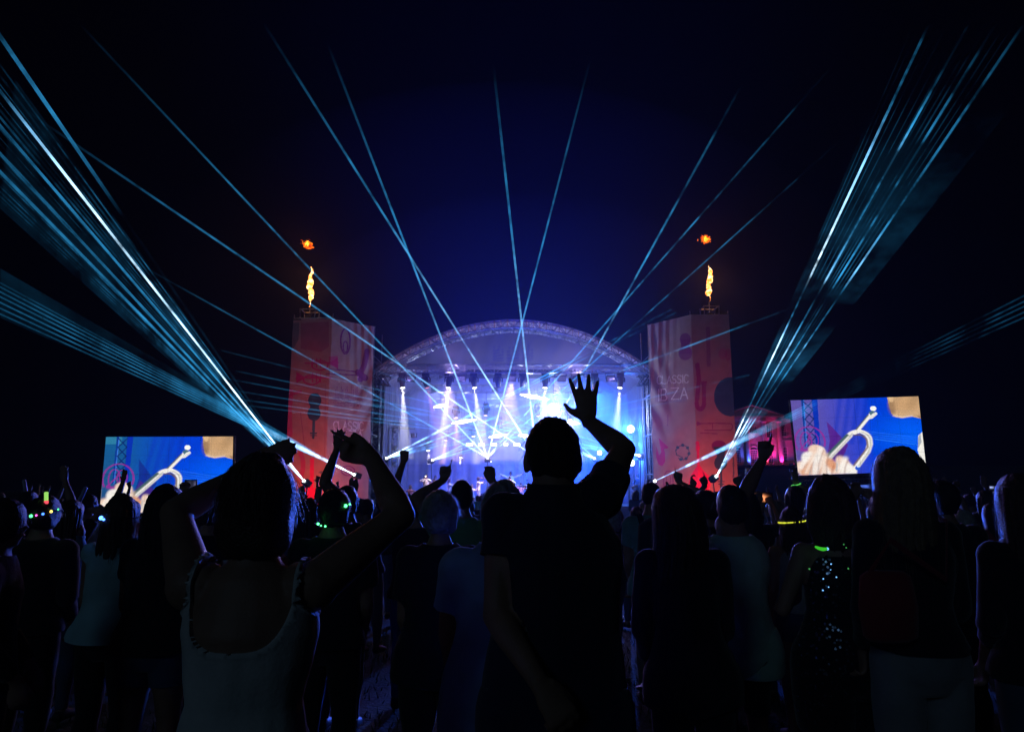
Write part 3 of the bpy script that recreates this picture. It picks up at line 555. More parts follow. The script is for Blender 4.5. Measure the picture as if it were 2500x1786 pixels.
for side, top, jx, jy0, jy1, bx, by, nm in ((-1, topl, 757, 748, 650, 750, 598, 'left'), (1, topr, 1731, 736, 648, 1720, 584, 'right')):
    Yf = top.y-.3; base = at(jx, jy0, Yf)
    t = thing('flame_projector', 'small flame machine in a pipe cage on the %s tower' % nm, 'flame machine', (base.x, Yf, top.z)); z0 = top.z+.03
    b = MB(); b.box((base.x, Yf, z0+.14), (.34, .34, .24)); b.box((base.x+.1, Yf-.2, z0+.3), (.16, .1, .12)); b.build('housing', M_black, t)
    b = MB(); hh = .36
    for zz in (z0+.02, z0+.55):
        ring = [V((base.x+sx*hh, Yf+sy*hh, zz)) for sx, sy in ((-1, -1), (1, -1), (1, 1), (-1, 1))]
        for i in range(4): b.bar(ring[i], ring[(i+1) % 4], .028)
    for sx in (-1, 1):
        for sy in (-1, 1): b.bar((base.x+sx*hh, Yf+sy*hh, z0), (base.x+sx*hh+.03*sx, Yf+sy*hh, z0+.58), .028)
    b.build('cage', M_alu, t)
    b = MB(); b.bar((base.x, Yf, z0+.25), (base.x, Yf, base.z-.02), .03, 8, .02); b.build('nozzle', M_alu, t)
    tip = at(jx+2, jy1, Yf); L = (tip-base).length; b = MB(); k = 26; r_ = random.Random(3+side)
    pts = [base.lerp(tip, i/k)+V((.03*math.sin(i*.9)+.04*math.sin(i*.37+side), .03*math.cos(i*.8), 0)) for i in range(k+1)]
    rad = [max(.006,   .125*math.sin(PI*min(1, max(0, (i/k-.0))**.9))**.8*(.75+.5*r_.random())*(.25 if i < 5 else 1)*(1.0 if i < k*.85 else .7)) for i in range(k+1)]
    b.tube(pts, rad, 16); fo = tag(b.build('flame', M_jet, smooth=True), 'tall narrow jet of yellow-white fire above the %s tower' % nm, 'flame', 'flame jets'); lumpy(fo, .075, 7)
    fb = at(bx, by, Yf); b = MB()
    for i in range(120):
        a_ = r_.gauss(0, 1); x_ = r_.gauss(.05, .11); z_ = r_.gauss(-.01, .075)-.12*x_*x_; rr_ = r_.uniform(.03, .095)*(1-min(.8, abs(x_-.05)*1.8+abs(z_)*2))
        b.ell(fb+V((x_, r_.gauss(0, .07), z_)), (rr_*r_.uniform(.8, 1.5), rr_, rr_*r_.uniform(.7, 1.3)), 9, 7, Matrix.Rotation(r_.uniform(0, 3), 3, 'Y'), 0 if abs(x_-.05)+abs(z_) < .12 else 1)
    fo = tag(b.build('fire_ball', [M_ball, M_ball2], smooth=True), 'ragged orange fireball floating over the %s tower' % nm, 'fire', 'fireballs'); lumpy(fo, .03, 14)
    b = MB()
    for i in range(16): b.ell(fb+V((r_.uniform(-.36, .12), r_.uniform(-.1, .1), r_.uniform(-.14, .34))), r_.uniform(.008, .028), 7, 5)
    b.build('ember', M_ball2, fo, True, local=True)
    point('flame_lamp', base.lerp(tip, .55)+V((0, -.35, 0)), 260, (1, .36, .08), .25, t); point('flame_lamp', fb+V((0, -.5, 0)), 80, (1, .25, .04), .2, fo if False else t)

# ============================================================ LED SCREENS
def screen_paint(cv, tint):
    """picture drawn in the 0..1 x 0..1 space of the screen, y down"""
    X, Y = cv.X, cv.Y
    c0 = lin(*((20, 92, 150) if tint == 0 else (98, 84, 168))); c1 = lin(0, 62, 215); c2 = lin(0, 98, 252)
    t = np.clip((X-.12)/.5, 0, 1)[..., None]; cv.c = c0*(1-t)+c1*t
    g_ = np.clip(1-np.hypot((X-.92)/.42, (Y-.52)/.42), 0, 1)[..., None]; cv.c = cv.c*(1-g_)+c2*g_
    if tint == 0: cv.put(np.clip((.30-X)/.3, 0, 1)*np.clip((Y-.1), 0, 1), lin(40, 60, 110), .6); cv.put((Y < .10)*(X < .13)*1.0, lin(60, 150, 175), .5)
    for i, x in enumerate((.36, .43, .50, .57)): cv.stroke([(x+.04, -.05), (x-.05, .60)], .035, lin(10, 50, 190), .55, .012)
    cv.poly([(.27, .30), (.31, .38), (.42, .62), (.36, .80), (.24, .80), (.28, .55)], lin(20, 40, 140) if tint == 0 else lin(90, 20, 130), .8); cv.poly([(.29, .58), (.40, .70), (.36, .80), (.23, .82)], lin(80, 30, 130), .6)
    cv.poly([(.085, 0), (.105, 0), (.095, .62), (.075, .62)], lin(10, 60, 150)); cv.poly([(.17, 0), (.215, 0), (.20, .64), (.165, .62)], lin(8, 50, 180)); cv.stroke([(.105, 0), (.092, .62)], .008, lin(60, 120, 220))
    for i in range(5): y = .02+.12*i; cv.stroke([(.10, y), (.17, y+.12)], .010, lin(10, 40, 110)); cv.stroke([(.17, y), (.10, y+.12)], .010, lin(10, 40, 110))
    MG = lin(150, 40, 150)
    cv.stroke(arc(.12, .56, .12, .20, 150, 380), .016, MG, .8); cv.stroke(arc(.09, .56, .045, .13, 0, 360), .012, MG, .8); cv.stroke(arc(.15, .54, .04, .10, 0, 360), .010, MG, .7); cv.stroke([(.05, .64), (.13, .50)], .012, MG, .8)
    for i in range(4): cv.ell(.05+.03*i, .66+.02*(i % 2), .018, .025, MG, .8)
    for dy, a in ((0, .35), (.03, .3), (.06, .3), (.09, .55)): cv.stroke([(.58, .45+dy), (.95, .55+dy*1.1)], .004, lin(90, 190, 255), a)
    # head, neck
    SK = lin(212, 172, 128); cv.poly([(.76, -.02), (1.02, -.02), (1.02, .30), (.97, .29), (.93, .265), (.86, .285), (.81, .27), (.78, .22), (.767, .10)], SK)
    cv.ell(.79, .13, .03, .10, lin(110, 80, 60), .7, 0, .4); cv.ell(.79, .02, .018, .05, lin(240, 200, 150), .8); cv.ell(.90, .10, .10, .10, lin(205, 160, 112), .8, 0, .5); cv.stroke([(.80, .25), (.86, .275), (.93, .26)], .02, lin(245, 215, 190), .8, .01); cv.poly([(.97, .26), (1.02, .26), (1.02, .34)], lin(170, 130, 100))
    # white shirt at the lower right
    cv.poly([(1.01, .47), (.965, .53), (.96, .64), (.95, .72), (.965, .88), (1.01, 1.02)], lin(245, 243, 235)); cv.poly([(.985, .50), (.962, .56), (.955, .70), (.985, .62)], lin(170, 175, 185))
    # trumpet: leadpipe, tuning slide loop, mouthpiece
    WM = lin(250, 246, 238); GR = lin(120, 128, 130); DK = lin(60, 75, 78)
    cv.stroke([(.635, .20), (.49, .46)], .032, WM, 1, .004); cv.stroke([(.600, .23), (.49, .43)], .012, DK, .9, .004); cv.ell(.645, .145, .024, .034, lin(255, 255, 250)); cv.poly([(.605, .19), (.640, .17), (.655, .20), (.62, .24)], lin(70, 110, 130)); cv.poly([(.63, .22), (.665, .19), (.675, .22), (.63, .28), (.60, .29)], lin(235, 235, 230))
    loop = [(.21, .86), (.44, .50)]+[(.505+.085*math.cos(R(a)), .56+.115*math.sin(R(a))) for a in range(-150, 10, 12)]+[(.59, .62), (.565, .72), (.40, 1.05)]
    cv.stroke(loop, .044, WM, 1, .006); cv.stroke([(x+.006, y+.008) for x, y in loop], .012, GR, .55, .006); cv.stroke([(.19, .84), (.42, .49)], .026, lin(70, 100, 104), 1, .006)
    lp2 = [(.50+.07*math.cos(R(a)), .58+.09*math.sin(R(a))) for a in range(-110, 10, 12)]+[(.57, .66), (.40, .98)]
    cv.stroke(lp2, .016, lin(120, 95, 80), .85, .004); cv.stroke([(.48, .47), (.53, .44)], .03, WM); cv.stroke([(.52, .47), (.545, .53)], .008, DK, .6)
    # hands
    H0 = lin(248, 214, 190); H1 = lin(226, 158, 118); H2 = lin(255, 248, 240)
    for (x, y, rx, ry, c) in ((.17, .69, .065, .09, H0), (.12, .80, .075, .11, H2), (.06, .93, .065, .12, H0), (.20, .84, .07, .12, H2), (.13, .97, .10, .14, H1), (.23, .97, .08, .12, H2), (.31, .95, .06, .12, H0), (.37, .87, .05, .11, H0), (.40, .95, .06, .10, H2), (.27, .86, .04, .08, H1)): cv.ell(x, y, rx, ry, c, .95, -.35, .12)
    for (x, y) in ((.17, .80), (.135, .90), (.215, .90), (.10, .98), (.32, .90)): cv.stroke([(x, y-.05), (x-.012, y+.06)], .014, lin(190, 196, 200), .9, .006)
    for (x, y) in ((.09, .86), (.15, .88), (.18, .96), (.28, .93)): cv.ell(x, y, .012, .06, lin(196, 120, 84), .6, .2, .4)
    for i, (x0, y0, x1, y1) in enumerate(((.03, .90, .10, .78), (.07, .97, .16, .70), (.13, 1.0, .20, .66), (.20, 1.02, .235, .74), (.34, 1.02, .385, .80))):
        cv.stroke([(x0, y0), ((x0+x1)/2-.012, (y0+y1)/2), (x1, y1)], .045, H0 if i % 2 else H2, .75, .014); cv.stroke([(x0+.026, y0), ((x0+x1)/2+.016, (y0+y1)/2), (x1+.022, y1+.02)], .010, lin(150, 88, 62), .6, .008); cv.stroke([(x0-.008, y0), (x1-.006, y1+.03)], .012, lin(255, 240, 226), .6, .008)
    bl = cv.c.copy(); k_ = 0
    for dy in range(-4, 5): bl = bl+np.roll(np.roll(cv.c, dy, 0), -dy//2, 1); k_ += 1
    mk = (np.clip((Y-.62)/.12, 0, 1)*np.clip((.48-X)/.08, 0, 1)*.85)[..., None]; cv.c = cv.c*(1-mk)+bl/(k_+1)*mk
    sh = np.clip((X-.77)/.2, 0, 1)*np.clip((.28-Y)/.28, 0, 1); cv.c *= (1-.28*sh*(np.sin(X*40+Y*15)*.5+.5))[..., None]
    cv.ell(.475, .93, .02, .03, lin(30, 90, 220)); cv.ell(.48, .91, .01, .014, lin(210, 225, 250))
def led_screen(label, corners, tint, base_z):
    TL, TR, BR, BL = [at(*c) for c in corners]; cen = (TL+TR+BR+BL)/4; t = thing('video_screen', label, 'screen', (cen.x, cen.y, 0))
    nU, nV = 330, 200; u = np.linspace(0, 1, nU); v = np.linspace(0, 1, nV); U, W2 = np.meshgrid(u, v); A = [np.array(q) for q in (TL, TR, BR, BL)]
    P = A[0]*((1-U)*(1-W2))[..., None]+A[1]*(U*(1-W2))[..., None]+A[2]*(U*W2)[..., None]+A[3]*((1-U)*W2)[..., None]
    cv = Canvas(U, W2, (0, 0, 0)); screen_paint(cv, tint); cv.c *= (1-.10*(np.sin(W2*nV*1.6) > .6))[..., None]; cv.c *= (1+.10*rng.standard_normal(U.shape))[..., None].clip(.6, 1.4)
    for k_ in range(1, 6): cv.put((np.abs(U-k_/6) < .0018)*1.0, (0, 0, 0), .25)
    for k_ in range(1, 4): cv.put((np.abs(W2-k_/4) < .003)*1.0, (0, 0, 0), .25)
    me = grid_mesh('display', P, cv.c, False); me.materials.append(M_screen); link('display', me, t)
    hx = (TR-TL); ux = hx.normalized(); uz = (TL-BL).normalized(); nb = ux.cross(uz); back = -nb if nb.y < 0 else nb
    def slab(a, c, d, e, th0, th1): 
        vs = [p+back*th0 for p in (a, c, d, e)]+[p+back*th1 for p in (a, c, d, e)]
        return vs, [(0, 1, 2, 3), (7, 6, 5, 4), (0, 4, 5, 1), (1, 5, 6, 2), (2, 6, 7, 3), (3, 7, 4, 0)]
    m = .05; b = MB(); b.add(*slab(TL-ux*m+uz*m, TR+ux*m+uz*m, BR+ux*m-uz*m, BL-ux*m-uz*m, .01, .22)); b.build('cabinet', M_black, t)
    b = MB(); lo = BL-uz*.08; ro = BR-uz*.08; b.truss(lo+back*.15-uz*.2, ro+back*.15-uz*.2, .35, 14, .025); 
    b.build('base_truss', M_black, t)
    for s_ in (.12, .5, .88): q = lo.lerp(ro, s_)+back*.5; b = MB(); b.truss((q.x, q.y, 0), (q.x, q.y, q.z+.4), .35, 6, .025, up=(0, 1, 0)); b.build('support_leg', M_black, t)
    b = MB(); a0 = lo+back*-.06-uz*.16; a1 = ro+back*-.06-uz*.16; b.bar(a0, a1, .028, 6); b.build('rail', M_alu, t)
    return t
M_screen = attr_mat('led_picture', 'print', 'screen', 1.0)
led_screen('left video screen showing a trumpet player in blue', [(259, 1066, 31), (569, 1065, 31), (566, 1251, 31), (243, 1251, 31)], 0, .5)
led_screen('right video screen showing a trumpet player, raised higher', [(1930, 977, 30.5), (2242, 967, 29.6), (2262, 1149, 29.6), (1949, 1160, 30.5)], 1, 2.3)

# ============================================================ LASERS
def beam_mat(name, lo, hi, sc_):
    m = bpy.data.materials.new(name); n, l = nodes(m); n.remove(n['Principled BSDF']); a = n.new('ShaderNodeAttribute'); a.attribute_name = 'glow'
    tc = n.new('ShaderNodeTexCoord'); nz = n.new('ShaderNodeTexNoise'); nz.inputs['Scale'].default_value = sc_; nz.inputs['Detail'].default_value = 5; nz.inputs['Roughness'].default_value = .65; l.new(tc.outputs['Object'], nz.inputs['Vector'])
    mr = n.new('ShaderNodeMapRange'); mr.inputs['From Min'].default_value = .32; mr.inputs['From Max'].default_value = .68; mr.inputs['To Min'].default_value = lo; mr.inputs['To Max'].default_value = hi; mm = n.new('ShaderNodeMath'); mm.operation = 'MAXIMUM'; mm.inputs[1].default_value = max(lo, .12); l.new(mr.outputs[0], mm.inputs[0]); l.new(nz.outputs['Fac'], mr.inputs['Value'])
    e = n.new('ShaderNodeEmission'); l.new(a.outputs['Color'], e.inputs[0]); l.new(mm.outputs[0], e.inputs[1]); tr_ = n.new('ShaderNodeBsdfTransparent'); ad = n.new('ShaderNodeAddShader'); l.new(e.outputs[0], ad.inputs[0]); l.new(tr_.outputs[0], ad.inputs[1]); l.new(ad.outputs[0], n['Material Output'].inputs['Surface']); m.cycles.emission_sampling = 'NONE'; return m
M_beam = beam_mat('laser_beam', .15, 1.7, 1.1); M_beam2 = beam_mat('laser_beam_patchy', -.9, 2.4, .75); M_veil = beam_mat('laser_veil', -1.0, 2.4, .42)
def ramp(x, pts):
    return float(np.interp(x, [p[0] for p in pts], [p[1] for p in pts]))
def beam_col(i):
    i = max(i, 0.0); w = min(1, max(0, (i-.35)/1.2)); c0 = np.array((.03, .31, .66)); c1 = np.array((.62, .86, 1.0)); return (c0*(1-w)+c1*w)*i*.8
def set_glow(me, cols):
    a = me.attributes.new('glow', 'FLOAT_COLOR', 'POINT'); c = np.ones((len(cols), 4), np.float32); c[:, :3] = cols; a.data.foreach_set('color', c.reshape(-1))
def beam(par, src, end, w0, w1, prof, n=28, mat=None, name='beam', ext=1.0):
    """src,end: (px,py,Y); prof: list of (fraction along the picture line, brightness)"""
    p0 = at(*src); pe = at(*end); b = MB(); sd = 6; cols = []; pts = []; rr = []
    for i in range(n+1):
        f = i/n*ext; iy = 1/src[2]+(1/end[2]-1/src[2])*f
        Y = 1/iy; q = at(src[0]+(end[0]-src[0])*f, src[1]+(end[1]-src[1])*f, Y); pts.append(q); rr.append((w0+(w1-w0)*f)*Y/F/2); c = beam_col(ramp(f, prof)); cols += [c]*sd
    b.tube(pts, rr, sd, cap=False); me = b.mesh(name); me.materials.append(mat or M_beam); set_glow(me, cols); return link(name, me, par)
def veil(par, src, e0, e1, prof, n=24, thick=.05):
    b = MB(); cols = []
    rows = []
    for i in range(n+1):
        f = i/n
        for e in (e0, e1):
            Y = 1/(1/src[2]+(1/e[2]-1/src[2])*f); q = at(src[0]+(e[0]-src[0])*f, src[1]+(e[1]-src[1])*f, Y)
            for s_ in (-1, 1): b.v.append(tuple(q+V((0, s_*thick/2, 0)))); cols.append(beam_col(ramp(f, prof)))
    for i in range(n):
        k = i*4
        for (a, c) in ((0, 2), (3, 1), (2, 3), (1, 0)): b.f.append((k+a, k+c, k+4+c, k+4+a)); b.m.append(0)
    me = b.mesh('beam_sheet'); me.materials.append(M_veil); set_glow(me, cols); return link('beam_sheet', me, par)
def projector(src, label, d=(0, -1, .5), stand=True):
    p = at(*src); t = thing('laser_projector', label, 'laser', p, 'laser projectors'); q = V(d).normalized().to_track_quat('Z', 'Y').to_matrix(); dd = V(d).normalized(); b = MB(); b.box(p-dd*.20, (.34, .24, .30), q); b.build('housing', M_black, t)
    b = MB(); b.ell(p-dd*.02, .055, 10, 7); b.build('aperture', glow('laser_aperture', (.85, .95, 1), 20), t, True)
    zb = DECK if p.y > SY0 else 0
    b = MB(); b.bar((p.x, p.y+.1, zb), p-dd*.2+V((0, .1, -.1)), .03); b.box((p.x, p.y+.1, zb+.02), (.5, .5, .04)); b.build('stand', M_black, t); return t
NEAR = [(0, 3.0), (.05, 2.0), (.15, 1.4), (.25, .85), (.45, .6), (.65, .36), (.8, .14), (.92, .03), (1.0, .0)]
C1 = (1190, 1116, 40); C2 = (1310, 1117, 40)
t = projector(C1, 'laser at stage centre, left of the waving man, throwing long blue beams')
for (e, w1, k) in (((200, 65, 17), 9, .55), ((800, 108, 18), 10, .8), ((1440, 150, 19), 8, .75), ((2040, 152, 17), 8, .55), ((2060, 335, 17), 6, .40), ((330, 640, 19), 6, .5)):
    beam(t, C1, e, 3.2, w1*.72, [(a, v*k*.8 if a > .1 else v*max(k, .6)*.8) for a, v in NEAR], 36, M_beam if e[0] < 1500 else M_beam2, ext=1.25)
t = projector(C2, 'laser at stage centre hidden behind the waving man\'s head')
for (e, w1, k) in (((60, 268, 16), 9, .75), ((645, 60, 17), 11, .95), ((1205, 165, 19), 10, 1.0), ((1812, 205, 18), 10, .85)):
    beam(t, C2, e, 3.2, w1*.72, [(a, v*k*.8 if a > .1 else v*max(k, .6)*.8) for a, v in NEAR], 36, M_beam if e[0] < 1500 else M_beam2, ext=1.25)
L1 = (945, 1117, 37.2); R1 = (1560, 1111, 37.2); L2 = (1057, 1122, 42); R2 = (1451, 1118, 42)
FAN = [(0, 2.6), (.08, 1.2), (.3, .8), (.6, .45), (.85, .2), (1, .05)]
t = projector(L1, 'laser on the left stage side with a flat fan of beams', (.6, -.6, .4))
for e, k in (((1640, 755, 22), .75), ((1652, 762, 22), .6), ((1500, 905, 26), .35), ((1520, 950, 26), .35), ((1480, 985, 27), .3), ((1950, 745, 20), .5), ((1830, 915, 22), .38), ((1770, 955, 22), .3)):
    beam(t, L1, e, 3.0, 4.5, [(a, v*k) for a, v in FAN], 16, M_beam2)
t = projector(L2, 'laser deeper in the stage, left of centre, with a low fan', (.6, -.6, .3))
for e, k in (((1330, 985, 33), .7), ((1345, 1010, 33), .6), ((1350, 1040, 33), .6), ((1340, 1062, 33), .5), ((1420, 960, 30), .4), ((1500, 1000, 30), .35)): beam(t, L2, e, 3.0, 3.4, [(a, v*k) for a, v in FAN], 14)
t = projector(R2, 'laser deeper in the stage, right of the waving man\'s head', (-.6, -.6, .3))
for e, k in (((1150, 960, 33), .6), ((1130, 995, 33), .5), ((1120, 1030, 33), .5), ((1040, 950, 30), .35), ((1390, 1062, 39), .9)): beam(t, R2, e, 3.0, 3.4, [(a, v*k) for a, v in FAN], 14)
t = projector(R1, 'laser on the right stage side throwing a fan of thin beams to the left', (-.6, -.6, .4))
for e, k in (((575, 905, 22), .32), ((560, 925, 22), .30), ((585, 955, 22), .34), ((590, 975, 22), .34), ((610, 990, 22), .32), ((540, 855, 22), .22), ((800, 965, 26), .35), ((900, 900, 28), .30)): beam(t, R1, e, 3.0, 3.6, [(a, v*k*1.3) for a, v in FAN], 16)
# outer lasers: thick bundles swung out over the crowd
SL1 = (741, 1172, 30.5); t = projector(SL1, 'laser before the left tower throwing a broad steep bundle', (-.6, -.6, .6))
PB = [(0, 3.2), (.08, 1.8), (.18, 1.25), (.4, .9), (.7, .75), (1, .42)]
r_ = random.Random(21)
thr = [(.78, .80, 8), (.857, .26, 8), (.93, .20, 8), (.985, .26, 9)]+[(.73+.37*(i+.5*r_.random())/22, r_.choice((.02, .03, .05, .08, .11)), r_.uniform(2.5, 6)) for i in range(22)]
for dx, k, w1 in thr:
    yb = max(190, 1172-760/dx)
    beam(t, SL1, (741-dx*(1172-yb), yb, 13), 1.6 if k < .15 else 2.4, w1, [(a, v*k*1.4*(1 if a < .3 else r_.uniform(.6, 1.35))) for a, v in PB], 40, M_beam if k > .15 else M_beam2, ext=1.15)
beam(t, SL1, (741-.684*1100, 72, 12), 3, 12, [(0, .02), (.6, .0), (.68, .12), (.8, .34), (.92, .3), (1, .1)], 30, ext=1.1)
veil(t, SL1, (741-.72*975, 197, 13), (741-1.117*665, 507, 13), [(0, .15), (.1, .07), (.3, .018), (.5, .018), (.7, .012), (1, .006)])
SL2 = (863, 1157, 32.5); t = projector(SL2, 'laser at the left tower\'s inner foot throwing a long low bundle', (-.7, -.6, .3))
PL_ = [(0, 3.6), (.1, 2.2), (.2, 1.5), (.3, .75), (.5, .42), (.75, .3), (1, .2)]
for yb, k in ((700, .7), (712, .9), (724, .8), (738, 1.0), (752, .75), (766, .5), (690, .35)): beam(t, SL2, (0, yb, 13), 2.4, 4.0, [(a, v*k*.55) for a, v in PL_], 26, ext=1.12)
veil(t, SL2, (0, 655, 13), (0, 775, 13), [(0, .6), (.15, .25), (.28, .05), (.5, .008), (.7, .006), (1, .01)])
SR1 = (1750, 1161, 30.5); t = projector(SR1, 'laser before the right tower throwing a broken steep bundle', (.6, -.6, .6))
def pr(kk): # brightness by picture height: smoke patches
    tab = [(1161, 1.6), (1130, 2.4), (1060, 2.2), (1010, 1.2), (995, .12), (955, .2), (900, .75), (860, 1.1), (800, .55), (735, .10), (712, .05), (695, .9), (640, 1.2), (500, .9), (350, .65), (230, .45), (150, .15), (60, .0)]
    return [((1161-y)/(1161-60), v*kk*1.7) for y, v in tab]
for dx, k, w1 in [(.470, .66, 8), (.558, .36, 7), (.618, .2, 7), (.68, .24, 7)]+[(.43+.34*(i+.5*r_.random())/18, r_.choice((.015, .02, .03, .05)), r_.uniform(2.5, 5)) for i in range(14)]:
    beam(t, SR1, (1750+dx*1101, 60, 12.5), 2.2, w1, [(a, v*r_.uniform(.55, 1.4)) for a, v in pr(k)], 60, M_beam2)
veil(t, SR1, (1750+.425*1000, 161, 13), (1750+.80*1000, 161, 13), [(0, .3), (.05, .35), (.14, .12), (.16, .0), (.2, .0), (.27, .07), (.36, .0), (.42, .0), (.44, .025), (.6, .018), (.75, .006), (.9, 0), (1, 0)], 60)
SR2 = (1600, 1173, 32.5); t = projector(SR2, 'laser at the right tower\'s inner foot throwing a low bundle', (.7, -.6, .3))
PR_ = [(0, 3.0), (.06, .9), (.08, 1.9), (.2, 1.9), (.31, 1.3), (.33, .15), (.38, .5), (.42, .5), (.46, .04), (.7, .03), (.82, .08), (.95, .16), (1.0, .12)]
for yb, k in ((722, .6), (736, .9), (748, .9), (762, .8), (775, .6)): beam(t, SR2, (2500, yb, 14), 2.2, 4.2, [(a, v*k*.45) for a, v in PR_], 60, M_beam2, ext=1.1)
veil(t, SR2, (2500, 715, 14), (2500, 785, 14), [(0, .6), (.08, .45), (.3, .2), (.33, .0), (.38, .07), (.45, 0), (1, .0)], 40)

# ============================================================ MANSION
M_wall = pbr('stucco', (.46, .42, .38), .85, .12, 1.5, bump=.2, bscale=8); M_trim = pbr('painted_stone', (.60, .57, .52), .7, .1, 3); M_pane = pbr('night_glass', (.02, .02, .03), .1, .2, 1, spec=.6); M_roof = pbr('slate', (.06, .06, .07), .7, .3, 2)
MY = 118.0
def mp(px, py, dy=0): q = at(px, py, MY); return V((q.x, MY+dy, q.z))
mansion = thing('mansion', 'two-storey mansion lit pink and blue beyond the right tower', 'building', (mp(1858, 1134).x, MY, 5.4))
k = MY/F*1.01; zb = mp(1858, 1136).z; xL = mp(1768, 1100).x; xR = mp(1908, 1100).x; xW = mp(2060, 1100).x; zE = mp(1858, 1022).z
wl = MB(); wl.box(((xL+xR)/2, MY+4, (zb+zE)/2), (xR-xL, 8, zE-zb)); wl.box(((xR+xW)/2, MY+4.6, (zb+zE)/2-.1), (xW-xR, 8, zE-zb-.2)); wl.box(((xL-8+xL)/2, MY+4.6, (zb+zE)/2-.1), (8, 8, zE-zb-.2)); wl.build('wall', M_wall, mansion)
b = MB(); xa = (xL+xR)/2; za = mp(1838, 990).z
b.add([(xL-.4, MY-.5, zE+.5), (xR+.4, MY-.5, zE+.5), (xa, MY-.5, za), (xL-.4, MY+4, zE+.5), (xR+.4, MY+4, zE+.5), (xa, MY+4, za)], [(0, 1, 2), (5, 4, 3), (0, 3, 4, 1), (1, 4, 5, 2), (2, 5, 3, 0)]); b.build('pediment', M_wall, mansion)
b = MB(); b.box((xa, MY-.35, zE+.30), (xR-xL+1, 1.0, .36)); b.box((xa, MY-.15, zE-.15), (xR-xL+.3, .5, .4)); b.box(((xR+xW)/2+.3, MY+.45, zE-.1), (xW-xR, .7, .4)); b.box(((xR+xW)/2, MY+.52, mp(1900, 1075).z), (xW-xR, .25, .25))
for sx in (-1, 1): p0 = V((xa, MY-.6, za)); p1 = V((xa+sx*((xR-xL)/2+.5), MY-.6, zE+.5)); b.tube([p0, p1], [(.22, .22)]*2, 4)
b.build('cornice', M_trim, mansion)
b = MB(); b.box(((xL+xW)/2, MY+4.5, zE+.5), (xW-xL+14, 8.6, .5)); b.build('roof', M_roof, mansion)
for px in (1786, 1824, 1866, 1903):
    x = mp(px, 1100).x; b = MB(); b.tube([(x, MY-.55, zb), (x, MY-.55, zb+.35), (x, MY-.55, zb+.36), (x, MY-.55, zE-.75), (x, MY-.55, zE-.6), (x, MY-.55, zE-.36)], [.55, .55, .42, .36, .5, .52], 12); b.build('column', M_trim, mansion, False)
def sash(px0, px1, py0, py1, yy=-.02, nx=4, ny=5, arch=False):
    a = mp(px0, py1); c = mp(px1, py0); w_ = c.x-a.x; h = c.z-a.z; y = MY+yy; b = MB(); b.box((a.x+w_/2, y+.02, a.z+h/2), (w_, .03, h)); wv = b.build('window', M_pane, mansion)
    b = MB(); t_ = .10
    for i in range(nx+1): b.box((a.x+w_*i/nx, y-.03, a.z+h/2), (.05 if 0 < i < nx else .14, .06, h))
    for i in range(ny+1): b.box((a.x+w_/2, y-.035, a.z+h*i/ny), (w_, .06, .05 if 0 < i < ny else .14))
    if arch: b.tube([(a.x+w_/2+(w_/2+.1)*math.cos(s), y-.06, a.z+h+(w_/2)*math.sin(s)) for s in np.linspace(0, PI, 13)], [.11]*13, 6)
    b.build('frame', M_trim, wv, local=True)
    if arch:
        b = MB(); vs = [(a.x+w_/2, y+.02, a.z+h)]+[(a.x+w_/2+w_/2*math.cos(s), y+.018, a.z+h+w_/2*math.sin(s)) for s in np.linspace(0, PI, 13)]; b.add(vs, [(0, i, i+1) for i in range(1, 13)]); b.build('fanlight', M_pane, wv, local=True)
    b = MB(); b.box((a.x+w_/2, y-.1, a.z-.12), (w_+.4, .3, .16)); b.build('sill', M_trim, wv, local=True)
sash(1829, 1847, 1039, 1056); sash(1868, 1884, 1036, 1067, ny=6); sash(1833, 1849, 1098, 1130, ny=6, arch=True); sash(1870, 1886, 1098, 1130, ny=6, arch=True)
sash(1791, 1806, 1039, 1058); sash(1793, 1808, 1098, 1130, ny=6, arch=True)
for px in (1908, 1960, 2012): sash(px, px+13, 1035, 1063, .55); sash(px+3, px+16, 1090, 1128, .55)
def mlamp(px, c, pw, nm, up=1):
    p = V((mp(px, 1130).x, MY-1.5, zb+.15)); t = thing('uplight', '%s uplight at the foot of the mansion front' % nm, 'lamp', p, 'uplights of the mansion'); b = MB(); b.box(p, (.3, .3, .2)); b.build('housing', M_black, t); b = MB(); b.box(p+V((0, .05, .11)), (.24, .2, .01)); b.build('lens', lens_mat(c, 5), t); spot('wash_lamp', p+V((0, .1, .2)), p+V((0, 1.1, 3.2)), pw, c, 100, .8, .1, t)
mlamp(1824, (.04, .12, 1), 480, 'blue'); mlamp(1866, (1, .03, .06), 600, 'red'); mlamp(1903, (1, .02, .35), 600, 'pink'); mlamp(1845, (1, .03, .45), 350, 'magenta'); mlamp(1880, (1, .03, .40), 350, 'second magenta'); mlamp(1930, (1, .03, .35), 160, 'dim pink')
p = V((mp(1868, 1140).x, MY-11, zb-.2)); t = thing('flood_light', 'added pink fill lamp on the lawn facing the mansion', 'lamp', p); b = MB(); b.box(p, (.4, .3, .3)); b.build('housing', M_black, t); b = MB(); b.box(p+V((0, .16, .05)), (.34, .01, .2)); b.build('lens', lens_mat((1, .05, .35), 3), t); spot('wash_lamp', p+V((0, .3, .2)), p+V((0, 11, 4.2)), 450, (1, .04, .25), 80, .9, .2, t)  # fill lamp added to even out the pink on the facade
p = V((mp(1880, 1150).x, 74, .3)); t = thing('lawn_light', 'blue flood lamp washing the lawn below the mansion', 'lamp', (p.x, p.y, 0)); b = MB(); b.box(p, (.4, .3, .3)); b.build('housing', M_black, t); spot('wash_lamp', p+V((0, .2, .6)), p+V((0, 20, .3)), 24000, (.06, .12, 1), 30, .9, .3, t)

